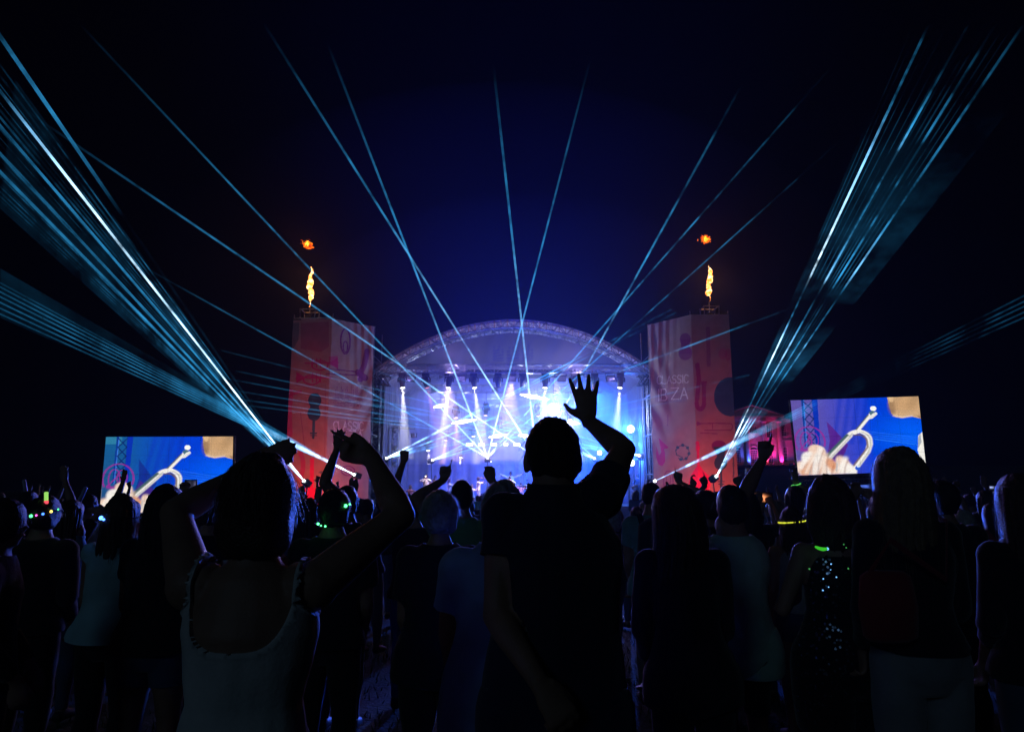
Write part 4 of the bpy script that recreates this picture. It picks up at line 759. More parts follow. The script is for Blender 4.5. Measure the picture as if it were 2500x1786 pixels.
# ============================================================ HAZE
def vol(name, c, dens, lo, hi, g=.0):
    m = bpy.data.materials.new(name); n, l = nodes(m); n.remove(n['Principled BSDF']); v = n.new('ShaderNodeVolumePrincipled'); v.inputs['Color'].default_value = tuple(c)+(1,); v.inputs['Density'].default_value = dens; v.inputs['Anisotropy'].default_value = g
    l.new(v.outputs[0], n['Material Output'].inputs['Volume']); m.cycles.volume_sampling = 'EQUIANGULAR'; m.cycles.homogeneous_volume = True
    b = MB(); b.box([(a+c_)/2 for a, c_ in zip(lo, hi)], [c_-a for a, c_ in zip(lo, hi)]); return b.build(name, m)
tag(vol('haze', (.85, .88, .95), .0004, (-405, -62, -1.2), (405, 605, 45), .5), 'thin night haze hanging over the whole field', 'haze', kind='stuff')
tag(vol('stage_smoke', (.9, .9, .95), .048, (XC-6.95, SY0-.5, 3.1), (XC+6.95, SY1-.35, 7.9)), 'machine smoke filling the stage', 'smoke', kind='stuff')

m_ = bpy.data.materials.new('glow_smoke'); n_, l_ = nodes(m_); n_.remove(n_['Principled BSDF']); v_ = n_.new('ShaderNodeVolumePrincipled'); v_.inputs['Color'].default_value = (.85, .88, .95, 1); v_.inputs['Density'].default_value = .0009; v_.inputs['Anisotropy'].default_value = .3  # smoke ellipsoids added to keep the blue glow close to the stage
l_.new(v_.outputs[0], n_['Material Output'].inputs['Volume']); m_.cycles.volume_sampling = 'EQUIANGULAR'; m_.cycles.homogeneous_volume = True
b = MB(); b.ell((-.5, 32.5, 8), (18, 9, 13), 48, 30); tag(b.build('glow_smoke', m_, smooth=True), 'wide thin show smoke shaped to hold the blue glow over the stage front', 'smoke', kind='stuff')
b = MB(); b.ell((.6, 33, 7.5), (12, 7, 8.2), 48, 30); tag(b.build('glow_smoke', m_, smooth=True), 'inner show smoke shaped to strengthen the glow just above the stage arch', 'smoke', kind='stuff')
# ============================================================ PEOPLE: builder
from mathutils import noise as mnoise
def skin_mat(nm, c): return pbr('skin_'+nm, c, .55, .12, 14, bump=.1, bscale=120, spec=.4)
def cloth(nm, c, rough=.9): return pbr('cloth_'+nm, c, rough, .15, 7, bump=.12, bscale=90, sheen=.25)
def hairm(nm, c): return pbr('hair_'+nm, c, .45, .35, 40, bump=.5, bscale=160, spec=.5)
SK = [skin_mat('fair', (.36, .20, .14)), skin_mat('tan', (.34, .18, .11)), skin_mat('deep', (.20, .11, .07))]
HAIR = {'dark': hairm('dark', (.025, .018, .014)), 'brown': hairm('brown', (.07, .04, .022)), 'grey': hairm('grey', (.36, .35, .35)), 'blonde': hairm('blonde', (.24, .16, .08))}
CL = {'black': cloth('black', (.012, .012, .014)), 'white': cloth('white', (.72, .72, .72)), 'grey': cloth('grey', (.30, .30, .31)), 'navy': cloth('navy', (.02, .025, .06)), 'teal': cloth('teal', (.16, .32, .34)), 'denim': cloth('denim', (.06, .09, .16)), 'blue': cloth('blue', (.10, .22, .42)),
      'green': cloth('green', (.12, .34, .20)), 'red': cloth('red', (.30, .03, .03)), 'orange': cloth('orange', (.62, .25, .10)), 'cream': cloth('cream', (.66, .58, .48)), 'sky': cloth('sky', (.30, .50, .78)), 'mint': cloth('mint', (.42, .62, .52)), 'aqua': cloth('aqua', (.40, .66, .70)), 'khaki': cloth('khaki', (.2, .17, .11)), 'pink': cloth('pink', (.55, .25, .3))}  # sky, mint and aqua: coloured light on pale tops put into the cloth
M_shoe = pbr('shoe', (.05, .045, .045), .6, .2, 10); M_eye = pbr('eye', (.55, .55, .55), .25, .1, 30); M_lip = pbr('lip', (.32, .10, .09), .5, .1, 30)
FING = {'open': [(13, 0), (3, 0), (-7, 0), (-19, 0)], 'relaxed': [(6, 38), (1, 44), (-4, 50), (-10, 55)], 'curl': [(3, 75), (1, 80), (-2, 85), (-5, 88)], 'point': [(4, 4), (1, 100), (-2, 105), (-4, 108)], 'horns': [(8, 4), (1, 105), (-2, 105), (-14, 6)], 'flat': [(3, 10), (1, 10), (-2, 12), (-5, 14)], 'fist': [(1, 112), (0, 115), (0, 117), (0, 118)]}
def hand(mb, wrist, f, sd, pose='relaxed', s=1.0, n_=6):
    f = V(f).normalized(); sd = V(sd); sd = (sd-f*sd.dot(f)).normalized(); nm = f.cross(sd); w = V(wrist)
    mb.tube([w-f*.02*s, w+f*.01*s, w+f*.045*s, w+f*.085*s, w+f*.104*s], [(.026*s, .021*s), (.029*s, .020*s), (.041*s, .018*s), (.044*s, .016*s), (.038*s, .012*s)], 10, up=sd)
    L = (.072, .081, .075, .060); bs = (.034, .0115, -.0115, -.033)
    for i, (sp, cu) in enumerate(FING[pose]):
        p = w+f*(.096-(.010 if i == 3 else 0)-(.004 if i == 0 else 0))*s+sd*bs[i]*s; a = R(sp); d = f*math.cos(a)+sd*math.sin(a); pts = [p-d*.012*s]; seg = (0, .45, .28, .27); ang = 0; q = p; r_ = [.0118*s]
        pts.append(p); r_.append(.0115*s)
        for j in range(3):
            ang += R(cu)*(.8, 1.0, .75)[j]; q = q+(d*math.cos(ang)-nm*math.sin(ang)*1.0)*L[i]*seg[j+1]*s; pts.append(q); r_.append((.0108, .0100, .0086)[j]*s)
        mb.tube(pts, r_, n_); mb.ell(q, .0092*s, 6, 5)
    tb_ = w+f*.022*s+sd*.028*s
    td = (f*.55+sd*.80).normalized() if pose in ('open',) else (f*.85+sd*.42-nm*.35).normalized() if pose != 'fist' else (f*.75+sd*.2-nm*.6).normalized()
    pts = [tb_-td*.015*s, tb_+td*.02*s, tb_+td*.045*s, tb_+(td+f*.25).normalized()*.072*s]; mb.tube(pts, [.015*s, .0145*s, .0115*s, .0085*s], n_); mb.ell(pts[-1], .009*s, 6, 5)
def joints(H, female=False, lean=0.0, tilt=0.0, stance=.10, crouch=0.0):
    s = H/1.75; sw = (.158 if female else .184)*s; J = dict(s=s)
    lx = tilt; ly = lean
    J['hip'] = V((0, 0, (.93-crouch)*s)); 
    up = V((lx, ly, 1)).normalized()
    J['up'] = up
    J['neck'] = J['hip']+up*.575*s; J['head'] = J['neck']+(up*.5+V((0, 0, .5))).normalized()*.132*s+V((0, .015*s, 0))
    sh = J['hip']+up*(.478 if female else .472)*s
    for k, sx in (('L', -1), ('R', 1)):
        J['sh'+k] = sh+V((sx*sw, 0, 0)); J['hp'+k] = J['hip']+V((sx*.088*s, 0, -.02*s)); J['kn'+k] = V((sx*stance*s, (.03+crouch*.9)*s, .49*s)); J['an'+k] = V((sx*stance*1.1*s, -.02*s, .075*s))
        J['el'+k] = J['sh'+k]+V((sx*.022*s, .02*s, -.285*s)); J['wr'+k] = J['el'+k]+V((-sx*.045*s, .16*s, -.195*s)); J['hd'+k] = ('relaxed', V((0, .15, -1)), V((0, 1, 0)))
    return J
def ik(sh, target, L1, L2, hint):
    d = target-sh; D = min(d.length, (L1+L2)*.995); dn = d.normalized(); a = (L1*L1-L2*L2+D*D)/(2*D); h = math.sqrt(max(L1*L1-a*a, 0)); hv = V(hint); hv = (hv-dn*hv.dot(dn)); hv = hv.normalized() if hv.length > 1e-4 else V((1, 0, 0)); return sh+dn*a+hv*h, sh+dn*D
def arm_to(J, k, target, hint=None, pose='open', f=None, sd=None):
    s = J['s']; e, wv = ik(J['sh'+k], V(target), .29*s, .265*s, hint or ((1 if k == 'R' else -1), -.3, -.4)); J['el'+k] = e; J['wr'+k] = wv; fd = f or (wv-e).normalized(); J['hd'+k] = (pose, V(fd), V(sd or ((-1 if k == 'R' else 1), 0, 0)))
def body_mesh(J, female=False, vox=.012, belly=0.0, head_yaw=0.0, head_tilt=0.0, bulk=1.0, neck_k=1.0, arm_k=1.0):
    s = J['s']; mb = MB(); up = J['up']; hip = J['hip']; bk = bulk
    if female: prof = [(-.12, .105, .085), (-.05, .165, .115), (.04, .165, .120), (.13, .135, .100), (.20, .126, .094), (.29, .142, .108), (.38, .158, .118), (.45, .150, .096), (.515, .115, .078), (.555, .072, .060), (.60, .052, .052), (.65, .048, .050)]
    else: prof = [(-.12, .105, .085), (-.05, .160, .112), (.04, .158, .115), (.13, .148, .108), (.20, .148, .106), (.29, .165, .115), (.38, .186, .122), (.45, .180, .104), (.51, .140, .086), (.555, .088, .070), (.60, .064, .062), (.65, .058, .060)]
    pts = []; rr = []
    for z, rx, ry in prof:
        bl = belly*max(0, 1-abs(z-.12)/.18); pts.append(hip+up*z*s+V((0, bl*.6*s, 0))); rr.append(((rx+bl*.4)*s*(bk if z < .55 else 1), (ry+bl*.6)*s*(bk if z < .55 else 1)))
    mb.tube(pts, rr, 20, up=(1, 0, 0))
    for k, sx in (('L', -1), ('R', 1)):
        S, E, W_ = J['sh'+k], J['el'+k], J['wr'+k]; a = (.046 if female else .056)*s*bk*arm_k; inn = S+V((-sx*.05*s, 0, -.01*s))
        mb.ell(S, (a*1.18, a*1.15, a*1.2), 12, 9); mb.tube([inn, S], [a*1.25, a*1.15], 10)
        mb.tube([S, S.lerp(E, .35), S.lerp(E, .75), E], [a*1.1, a*1.02, a*.84, a*.76], 12); mb.ell(E, a*.80, 10, 7)
        mb.tube([E, E.lerp(W_, .22), E.lerp(W_, .6), W_], [a*.78, a*.84, a*.66, a*.50], 12)
        pose, f, sd = J['hd'+k]; hand(mb, W_, f, sd, pose, s*(.93 if female else 1.04)*(1+.4*(arm_k-1)))
        Hp, K, A = J['hp'+k], J['kn'+k], J['an'+k]; mb.tube([Hp+V((0, 0, .05*s)), Hp, Hp.lerp(K, .4), Hp.lerp(K, .85), K], [.085*s*bk, .093*s*bk, .082*s*bk, .060*s, .057*s], 14)
        mb.ell(K, .058*s, 10, 7); mb.tube([K, K.lerp(A, .25)+V((0, -.012*s, 0)), K.lerp(A, .6), A], [.054*s, .058*s, .043*s, .036*s], 12)
        mb.tube([A+V((0, -.055*s, -.04*s)), A+V((0, 0, -.02*s)), A+V((0, .07*s, -.035*s)), A+V((0, .16*s, -.05*s)), A+V((0, .19*s, -.055*s))], [(.032*s, .034*s), (.04*s, .05*s), (.042*s, .036*s), (.04*s, .024*s), (.025*s, .015*s)], 10, up=(1, 0, 0))
    Hc = J['head']; Rm = Matrix.Rotation(head_yaw, 3, 'Z')@Matrix.Rotation(head_tilt, 3, 'Y')
    hp = lambda x, y, z: Hc+Rm@V((x*s, y*s, z*s))
    mb.tube([J['neck']-up*.03*s, hp(0, -.012, -.07)], [(.054 if female else .066)*s*neck_k, (.049 if female else .060)*s*neck_k], 12)
    mb.ell(hp(0, -.008, .022), (.073*s, .094*s, .098*s), 18, 14, Rm); mb.ell(hp(0, .022, -.045), (.058*s, .068*s, .075*s), 14, 11, Rm); mb.ell(hp(0, .06, -.088), (.026*s, .024*s, .022*s), 8, 6, Rm)
    mb.tube([hp(0, .082, .022), hp(0, .103, -.022), hp(0, .082, -.034)], [.009*s, .015*s, .012*s], 8); mb.ell(hp(0, .080, .035), (.05*s, .016*s, .012*s), 10, 6, Rm); mb.ell(hp(0, .083, -.058), (.024*s, .012*s, .012*s), 8, 6, Rm)
    for sx in (-1, 1): mb.ell(hp(sx*.080, -.006, -.010), (.011*s, .022*s, .033*s), 8, 7, Rm)
    me = mb.mesh('tmp'); o = bpy.data.objects.new('tmp', me); col.objects.link(o)
    m = o.modifiers.new('r', 'REMESH'); m.mode = 'VOXEL'; m.voxel_size = vox; m.use_smooth_shade = True
    m2 = o.modifiers.new('s', 'SMOOTH'); m2.factor = .5; m2.iterations = 2
    dg = bpy.context.evaluated_depsgraph_get(); out = bpy.data.meshes.new_from_object(o.evaluated_get(dg)); bpy.data.objects.remove(o); bpy.data.meshes.remove(me)
    out.polygons.foreach_set('use_smooth', [True]*len(out.polygons)); return out, hp, Rm
def seg_dist(P, a, b):
    a = np.array(a); b = np.array(b); d = b-a; t = np.clip(((P-a)@d)/(d@d+1e-9), 0, 1); return np.linalg.norm(P-a-t[:, None]*d, axis=1), t
def regions(me, J):
    n = len(me.vertices); P = np.empty(n*3); me.vertices.foreach_get('co', P); P = P.reshape(-1, 3); N = np.empty(n*3); me.vertices.foreach_get('normal', N); N = N.reshape(-1, 3); s = J['s']; bones = [('torso', J['hip']-J['up']*.05*s, J['neck']-J['up']*.05*s, .14*s), ('head', J['neck']+J['up']*.05*s, J['head']+V((0, 0, .06*s)), .08*s)]
    for k in 'LR': bones += [('ua'+k, J['sh'+k], J['el'+k], .055*s), ('fa'+k, J['el'+k], J['wr'+k], .045*s), ('hd'+k, J['wr'+k], J['wr'+k]+J['hd'+k][1].normalized()*.16*s, .045*s), ('th'+k, J['hp'+k], J['kn'+k], .08*s), ('sn'+k, J['kn'+k], J['an'+k], .05*s), ('ft'+k, J['an'+k]+V((0, -.03, -.04))*s, J['an'+k]+V((0, .17, -.05))*s, .04*s)]
    D = []; T = []
    for _, a, b, r in bones: d, t = seg_dist(P, a, b); D.append(d-r); T.append(t)
    D = np.array(D); idx = D.argmin(0); T = np.array(T)[idx, np.arange(n)]; return P, N, idx, T, [b[0] for b in bones]
def shell(name, me, sel, off, mat, parent, P, N, extra=None, snap=None):
    nf = len(me.polygons); q = np.empty(len(me.loops), np.int32); me.loops.foreach_get('vertex_index', q); ls = np.empty(nf, np.int32); lt = np.empty(nf, np.int32); me.polygons.foreach_get('loop_start', ls); me.polygons.foreach_get('loop_total', lt)
    quads = q.reshape(-1, 4) if (lt == 4).all() else np.array([[q[a], q[a+1], q[a+2], q[a+(3 if c > 3 else 2)]] for a, c in zip(ls, lt)])
    keep = sel[quads].all(1); Q = quads[keep]
    if len(Q) == 0: return None
    used, inv = np.unique(Q, return_inverse=True); Q = inv.reshape(-1, 4); p = P[used]+N[used]*(off[used] if hasattr(off, '__len__') else off)[:, None] if hasattr(off, '__len__') else P[used]+N[used]*off
    if extra is not None: p = extra(p)
    e = np.concatenate([Q[:, [0, 1]], Q[:, [1, 2]], Q[:, [2, 3]], Q[:, [3, 0]]]); e.sort(1); key = e[:, 0].astype(np.int64)*len(used)+e[:, 1]; u, c = np.unique(key, return_counts=True); bk = u[c == 1]; be = np.stack([bk//len(used), bk % len(used)], 1)
    bs = np.unique(be); hold = np.zeros(len(p), bool)
    if snap is not None:
        q0 = P[used][bs].copy(); f0 = snap(q0); near = np.abs(f0) < .9; qq = q0[near].copy()
        for _ in range(5):
            f = snap(qq); g = np.stack([(snap(qq+e_)-f)/1e-4 for e_ in np.eye(3)*1e-4], 1); nn = N[used][bs][near]; g -= nn*(g*nn).sum(1)[:, None]; qq -= np.clip(f/((g*g).sum(1)+1e-6), -.01, .01)[:, None]*g
        d = qq-q0[near]; ok = np.linalg.norm(d, axis=1) < .03; ii = bs[near][ok]; p[ii] += d[ok]; hold[ii] = True
    for _ in range(26):
        acc = np.zeros_like(p); cnt = np.zeros(len(p))
        np.add.at(acc, be[:, 0], p[be[:, 1]]); np.add.at(acc, be[:, 1], p[be[:, 0]]); np.add.at(cnt, be[:, 0], 1); np.add.at(cnt, be[:, 1], 1); m = (cnt >= 2) & ~hold; p[m] = .5*p[m]+.5*acc[m]/cnt[m][:, None]
    bq = np.unique(be); p[bq] += N[used][bq]*.005
    # turn the rim inwards so that the cloth has thickness
    nb = len(p); bv = np.unique(be); rim = {int(v): nb+i for i, v in enumerate(bv)}; inn = p[bv]-N[used][bv]*.024
    F4 = [tuple(x) for x in Q.tolist()]; F4 += [(int(a), int(b), rim[int(b)], rim[int(a)]) for a, b in be]
    m2 = bpy.data.meshes.new(name); m2.from_pydata(np.concatenate([p, inn]).tolist(), [], F4); m2.update(); m2.polygons.foreach_set('use_smooth', [True]*len(m2.polygons)); m2.materials.append(mat); return link(name, m2, parent, True)
def wrinkle(P, amp, sc_): return np.array([mnoise.fractal(V((c[0]*sc_, c[1]*sc_, c[2]*sc_*.6)), 1.0, 2.0, 3) for c in P])*amp
def dome(rx, ry, rz, zc, zs, ex=2.1): return [(z, max(.012, rx*max(0, 1-((z-zc)/rz)**ex)**(1/ex)), max(.012, ry*max(0, 1-((z-zc)/rz)**ex)**(1/ex))) for z in zs]
ZS = (1.0, .975, .92, .82, .66, .45, .2)
def sty(rx, ry, rz, zc, low, ex=2.05): return dome(rx, ry, rz, zc, [zc+rz*k for k in ZS], ex)+low
STY = {'short': (sty(.085, .110, .110, .020, [(.0, .085, .109), (-.035, .080, .100), (-.065, .070, .084), (-.09, .055, .06)]), -.012, -.014),
       'crop': (sty(.079, .103, .106, .018, [(.0, .0785, .101), (-.03, .073, .090), (-.06, .062, .070), (-.075, .045, .05)], 2.35), -.010, -.010),
       'bob': (sty(.104, .120, .125, .018, [(-.02, .108, .118), (-.07, .107, .106), (-.11, .098, .092), (-.135, .080, .075), (-.15, .045, .045)]), -.018, -.03),
       'long': (sty(.092, .113, .118, .018, [(-.03, .095, .110), (-.10, .096, .095), (-.17, .100, .080), (-.25, .104, .062), (-.34, .096, .050), (-.42, .076, .038), (-.48, .04, .022), (-.50, .015, .012)]), -.015, -.085),
       'curly': (sty(.120, .128, .135, .02, [(-.03, .128, .130), (-.10, .130, .115), (-.17, .122, .095), (-.22, .10, .075), (-.26, .05, .04)]), -.02, -.05)}
def hair(style, hp, Rm, s, mat, parent, seed=0, strands=260, sweep=None, scale=1.0, length=1.0):
    prof, y0, y1 = STY[style]; r_ = random.Random(seed); n = len(prof); mb = MB(); pts = []; rr = []
    zmin = prof[-1][0]
    def cen(z):
        t = max(0, (.05-z)/(.05-zmin+1e-6)); zz = z if z > -.1 else -.1+(z+.1)*length; sw = V((0, 0, 0)) if sweep is None else V(sweep)*t*t
        return V((sw.x, y0+(y1-y0)*t+sw.y, zz+sw.z))
    L = lambda v: hp(*v)
    for z, rx, ry in prof: pts.append(L(cen(z))); rr.append((rx*s*scale, ry*s*scale))
    mb.tube(pts, rr, 22, up=Rm@V((1, 0, 0)))
    me = mb.mesh('hair'); P = np.array([v.co for v in me.vertices]); c0 = np.array(hp(0, 0, 0)); 
    for i, v in enumerate(me.vertices):
        d = mnoise.fractal(v.co*9+V((seed, 0, 0)), 1, 2, 3)*.010*s*(2.0 if style == 'curly' else 1)+.004*s*math.sin(i*2.1+v.co.z*9); dirv = (v.co-V(c0)); v.co = v.co+dirv.normalized()*d
    bm = bmesh.new(); bm.from_mesh(me); bmesh.ops.subdivide_edges(bm, edges=bm.edges[:], cuts=1, use_grid_fill=True, smooth=.3)
    # thick locks break up the outline
    if style in ('long', 'curly'):
        lk = MB()
        for k in range(20 if strands > 100 else 10):
            ph = r_.uniform(PI*.95, PI*2.05); zt = r_.uniform(.02, .09); ze = zmin*r_.uniform(.75, 1.08) if style == 'long' else zmin*r_.uniform(.85, 1.05); wv_ = r_.uniform(.006, .016)*(2 if style == 'curly' else 1); pp = []; rad_ = []
            for j in range(9):
                t = j/8; z = zt+(ze-zt)*t; zc_ = max(z, zmin+.004); rx = float(np.interp(-zc_, [-p_[0] for p_ in prof], [p_[1] for p_ in prof])); ry = float(np.interp(-zc_, [-p_[0] for p_ in prof], [p_[2] for p_ in prof])); c = cen(zc_); rx = max(rx, .05) if t > .6 else rx; q = ph+wv_*4*math.sin(t*7+k)
                pp.append(L((c.x+math.cos(q)*rx*scale*.97, c.y+math.sin(q)*ry*scale*.97, c.z+min(0, z-zc_)))); rad_.append(s*(.004+.013*math.sin(PI*min(1, .15+t*.8))**1.0)*(1 if t < .85 else .5))
            lk.tube(pp, rad_, 6)
        lm = lk.mesh('lock'); bm.from_mesh(lm); bpy.data.meshes.remove(lm)
    # strands
    zs = [p[0] for p in prof]
    def rad(z): return float(np.interp(-z, [-a for a in zs], [p[1] for p in prof])), float(np.interp(-z, [-a for a in zs], [p[2] for p in prof]))
    for i in range(strands):
        ph = r_.uniform(0, 2*PI); 
        if math.sin(ph) > .75 and style != 'short': continue
        z0 = r_.uniform(.02, .125); ln = r_.uniform(.25, .6)*(z0-zmin) if style not in ('long',) else r_.uniform(.4, .95)*(z0-zmin); fly = r_.uniform(.0, .012) if r_.random() < .75 else r_.uniform(.012, .045); prev = None; wv = r_.uniform(.0009, .0022)*s; cu = r_.uniform(2, 6); am = (.004 if style != 'curly' else .014)
        vv = []
        for j in range(6):
            t = j/5; z = max(z0-ln*t, zmin+.005); rx, ry = rad(z); q = ph+am*8*math.sin(t*cu*2+i); c = cen(z); p = L((c.x+math.cos(q)*(rx*scale+.003+fly*t), c.y+math.sin(q)*(ry*scale+.003+fly*t), c.z)); tang = Rm@V((-math.sin(q), math.cos(q), 0)); vv.append((p, tang))
        last = None
        for j, (p, tg) in enumerate(vv):
            w_ = wv*(1-.7*j/5); a = bm.verts.new(p-tg*w_); b = bm.verts.new(p+tg*w_)
            if last: bm.faces.new((last[0], last[1], b, a))
            last = (a, b)
    bm.to_mesh(me); bm.free(); me.polygons.foreach_set('use_smooth', [True]*len(me.polygons)); me.materials.append(mat); return link('hair', me, parent, True)
def person(label, base, H, J=None, female=False, skin=0, top=None, bottom=None, hairs=None, vox=.014, yaw=0.0, head_yaw=0.0, head_tilt=0.0, belly=0.0, bulk=1.0, group=None, seed=0, strands=160, faces=False, neck_k=1.0, arm_k=1.0):
    """top: dict(mat, sleeve (0..2: upper arm 0-1, forearm 1-2), hem (m above hip), neck (m below neck), scoop, off, loose) ; bottom: dict(mat, leg (0..2), off)"""
    J = J or joints(H, female); s = J['s']; root = thing('person', label, 'person', (base[0], base[1], 0), group, yaw)
    me, hp, Rm = body_mesh(J, female, vox, belly, head_yaw, head_tilt, bulk, neck_k, arm_k); me.name = 'body'; me.materials.append(SK[skin]); body = link('body', me, root, True)
    P, N, idx, T, nm = regions(me, J); isr = lambda *a: np.isin(idx, [nm.index(x) for x in a])
    rel = (P-np.array(J['hip']))@np.array(J['up'])
    if bottom:
        lg = bottom.get('leg', 2); sel = (isr('torso') & (rel < .06*s)) | isr('thL', 'thR') & (rel < .06*s)
        if lg < 1: sel &= ~(isr('thL', 'thR') & (T > lg))
        else: sel |= isr('snL', 'snR') & (T < lg-1)
        fl = bottom.get('flare', 0)
        off = np.full(len(P), bottom.get('off', .012))+wrinkle(P, .006, 7)
        if fl: off = off+fl*np.clip(np.where(isr('snL', 'snR'), T, 0)+.35*np.where(isr('thL', 'thR'), T, 0), 0, 1.3)
        shell('trousers' if lg > 1 else 'shorts', me, sel, off, bottom['mat'], root, P, N)
    if top:
        hem = top.get('hem', -.04)*s; sv = top.get('sleeve', .55); nk = top.get('neck', .02)*s; nz = (np.array(J['neck'])-np.array(J['hip']))@np.array(J['up'])
        sel = isr('torso') & (rel > hem) & (rel < nz-nk); sel |= isr('thL', 'thR') & (rel > hem)
        for k in 'LR':
            if sv > 0: sel |= isr('ua'+k) & (T < sv) & (rel < nz+9)
            if sv > 1: sel |= isr('fa'+k) & (T < sv-1)
            if sv > 0: sel |= isr('ua'+k) & (T < .02)
        if 'cut' in top: sel &= top['cut'](P, N)
        lo = top.get('loose', .02); off = np.full(len(P), top.get('off', .012))+wrinkle(P, top.get('wr', .009), 6)+lo*np.clip((.34*s-rel)/(.4*s), 0, 1)*isr('torso', 'thL', 'thR')+min(lo*.7, .012)*np.where(isr('uaL', 'uaR'), T, 0)
        shell(top.get('name', 'shirt'), me, sel, off, top['mat'], root, P, N, snap=top.get('snap'))
    for k in 'LR': shell('shoe', me, (isr('ft'+k) | isr('sn'+k) & (T > .96)), .008, M_shoe, root, P, N)
    if hairs: hair(hairs[0], hp, Rm, s, HAIR[hairs[1]], root, seed, strands, *(hairs[2:] if len(hairs) > 2 else ()))
    if faces:
        for sx in (-1, 1): b = MB(); b.ell(hp(sx*.031, .080, .018), (.014*s, .010*s, .008*s), 8, 6, Rm); b.build('eye', M_eye, root, True, True)
        b = MB(); b.ell(hp(0, .093, -.056), (.022*s, .007*s, .007*s), 8, 6, Rm); b.build('mouth', M_lip, root, True, True)
    root['hp'] = tuple(hp(0, 0, 0)); return root, hp, Rm, J
def copy_tree(o, parent=None):
    c = o.copy(); col.objects.link(c); c.parent = parent
    for ch in o.children: copy_tree(ch, c)
    return c
def base_of(px, Y): return V((at(px, 1191, Y).x, Y, 0))
# ============================================================ FOREGROUND PEOPLE
def L(base, px, py, Y): return at(px, py, Y)-V((base.x, base.y, 0))
# --- woman in the tank top, arms raised overhead
B = base_of(632, 1.85); J = joints(1.665, True)
for k, sx in (('L', -1), ('R', 1)): J['sh'+k] = J['sh'+k]+V((sx*.008, 0, .015))
J['elR'] = L(B, 978, 1258, 2.0); J['wrR'] = L(B, 908, 1118, 2.13); J['hdR'] = ('point', V((-.88, .1, .30)), V((-.2, .3, 1)))
J['elL'] = L(B, 428, 1252, 2.0); J['wrL'] = L(B, 606, 1150, 2.2); J['hdL'] = ('flat', V((.84, .1, .50)), V((0, .2, 1)))
sw = J['s']
def cut_tank(P, N):
    x = np.abs(P[:, 0]); z = P[:, 2]; back = P[:, 1] < .03
    scoop = (x/.128)**3.5+(np.clip(1.44-z, 0, 1)/.225)**3 < 1
    side = x < np.where(z > 1.26, .172-.02*np.clip((z-1.26)/.1, 0, 1), .5)
    return ~(back & scoop & (z > 1.1)) & side & (z < 1.455)
def snap_tank(P): return np.where(P[:, 1] < .05, (np.abs(P[:, 0])/.128)**3.5+(np.clip(1.44-P[:, 2], 0, 1)/.225)**3-1, 5.0)
w1, hp1, Rm1, J1 = person('woman in pale tank top with arms raised, large at the left front', B, 1.665, J, True, 0, dict(mat=CL['white'], sleeve=.25, hem=-.16, neck=-.05, cut=cut_tank, snap=snap_tank, off=.009, loose=.016, wr=.010, name='tank_top'), dict(mat=CL['denim']), ('bob', 'brown', None, .93), .0085, seed=3, strands=500, bulk=1.10, arm_k=1.12)
er = MB(); er.ell(hp1(.086, -.005, -.062), .010, 8, 6); tag(er.build('earring', glow('pearl', (.25, .22, .35), .25) if False else pbr('pearl', (.8, .78, .8), .2)), 'round pearl earring on the tank-top woman\'s right ear', 'earring').location = B
# --- man waving
B = base_of(1351, 2.2); J = joints(1.835, False); J['head'] = J['head']-V((0, -.01, .028))
J['shR'] = L(B, 1470, 1212, 2.2)+V((0, .02, 0)); J['elR'] = L(B, 1523, 1098, 2.42); J['wrR'] = L(B, 1437, 1028, 2.64); J['hdR'] = ('open', V((-.10, .05, 1)), V((-1, 0, -.1)))
J['shL'] = J['shL']+V((-.01, 0, -.01)); J['shL'] = L(B, 1232, 1262, 2.2); J['elL'] = L(B, 1212, 1500, 2.14); J['wrL'] = L(B, 1318, 1668, 1.97); J['hdL'] = ('relaxed', V((.55, -.1, -.75)), V((.6, .3, .5)))
man, hpm, Rmm, Jm = person('big man in dark T-shirt waving his open right hand at the stage', B, 1.835, J, False, 0, dict(mat=CL['navy'], sleeve=.42, hem=-.10, neck=-.035, off=.012, loose=.035, wr=.010), dict(mat=CL['black']), ('crop', 'dark'), .0075, belly=.04, bulk=1.04, seed=5, strands=420, neck_k=1.12, arm_k=.88)
# --- older man, pale T-shirt
B = base_of(1226, 2.75); J = joints(1.615, False)
J['elL'] = L(B, 1098, 1520, 2.75); J['wrL'] = L(B, 1108, 1660, 2.85)
oldm = person('grey-haired man in pale T-shirt tinted by blue light half hidden by the waving man', B, 1.615, J, False, 0, dict(mat=CL['sky'], sleeve=.78, hem=-.14, neck=.0, off=.016, loose=.05, wr=.012), dict(mat=CL['black']), ('short', 'grey'), .011, belly=.05, bulk=1.1, seed=8, strands=420)
# --- grey-haired woman, black top
B = base_of(1076, 3.35); person('short grey-haired woman in a black top, left of the blue-lit T-shirt', B, 1.575, None, True, 0, dict(mat=CL['black'], sleeve=.7, hem=-.1, off=.014, loose=.03), dict(mat=CL['black']), ('short', 'grey', None, 1.12), .012, seed=9, strands=420, bulk=1.12)
# --- dark-haired person with both hands up, green and blue top
B = base_of(1128, 5.0); J = joints(1.64, False); arm_to(J, 'L', L(B, 1082, 1172, 5.15), (-.25, -.5, -1), 'point', (.15, .1, 1), (1, 0, 0)); arm_to(J, 'R', L(B, 1202, 1176, 5.15), (.1, -.5, -1), 'relaxed', (-.2, .2, 1), (-1, 0, .2))
person('dark-haired person in green and blue top with both hands up', B, 1.64, J, False, 0, dict(mat=CL['green'], sleeve=.6, hem=-.1, loose=.03), dict(mat=CL['denim']), ('short', 'dark'), .012, seed=10, strands=160)
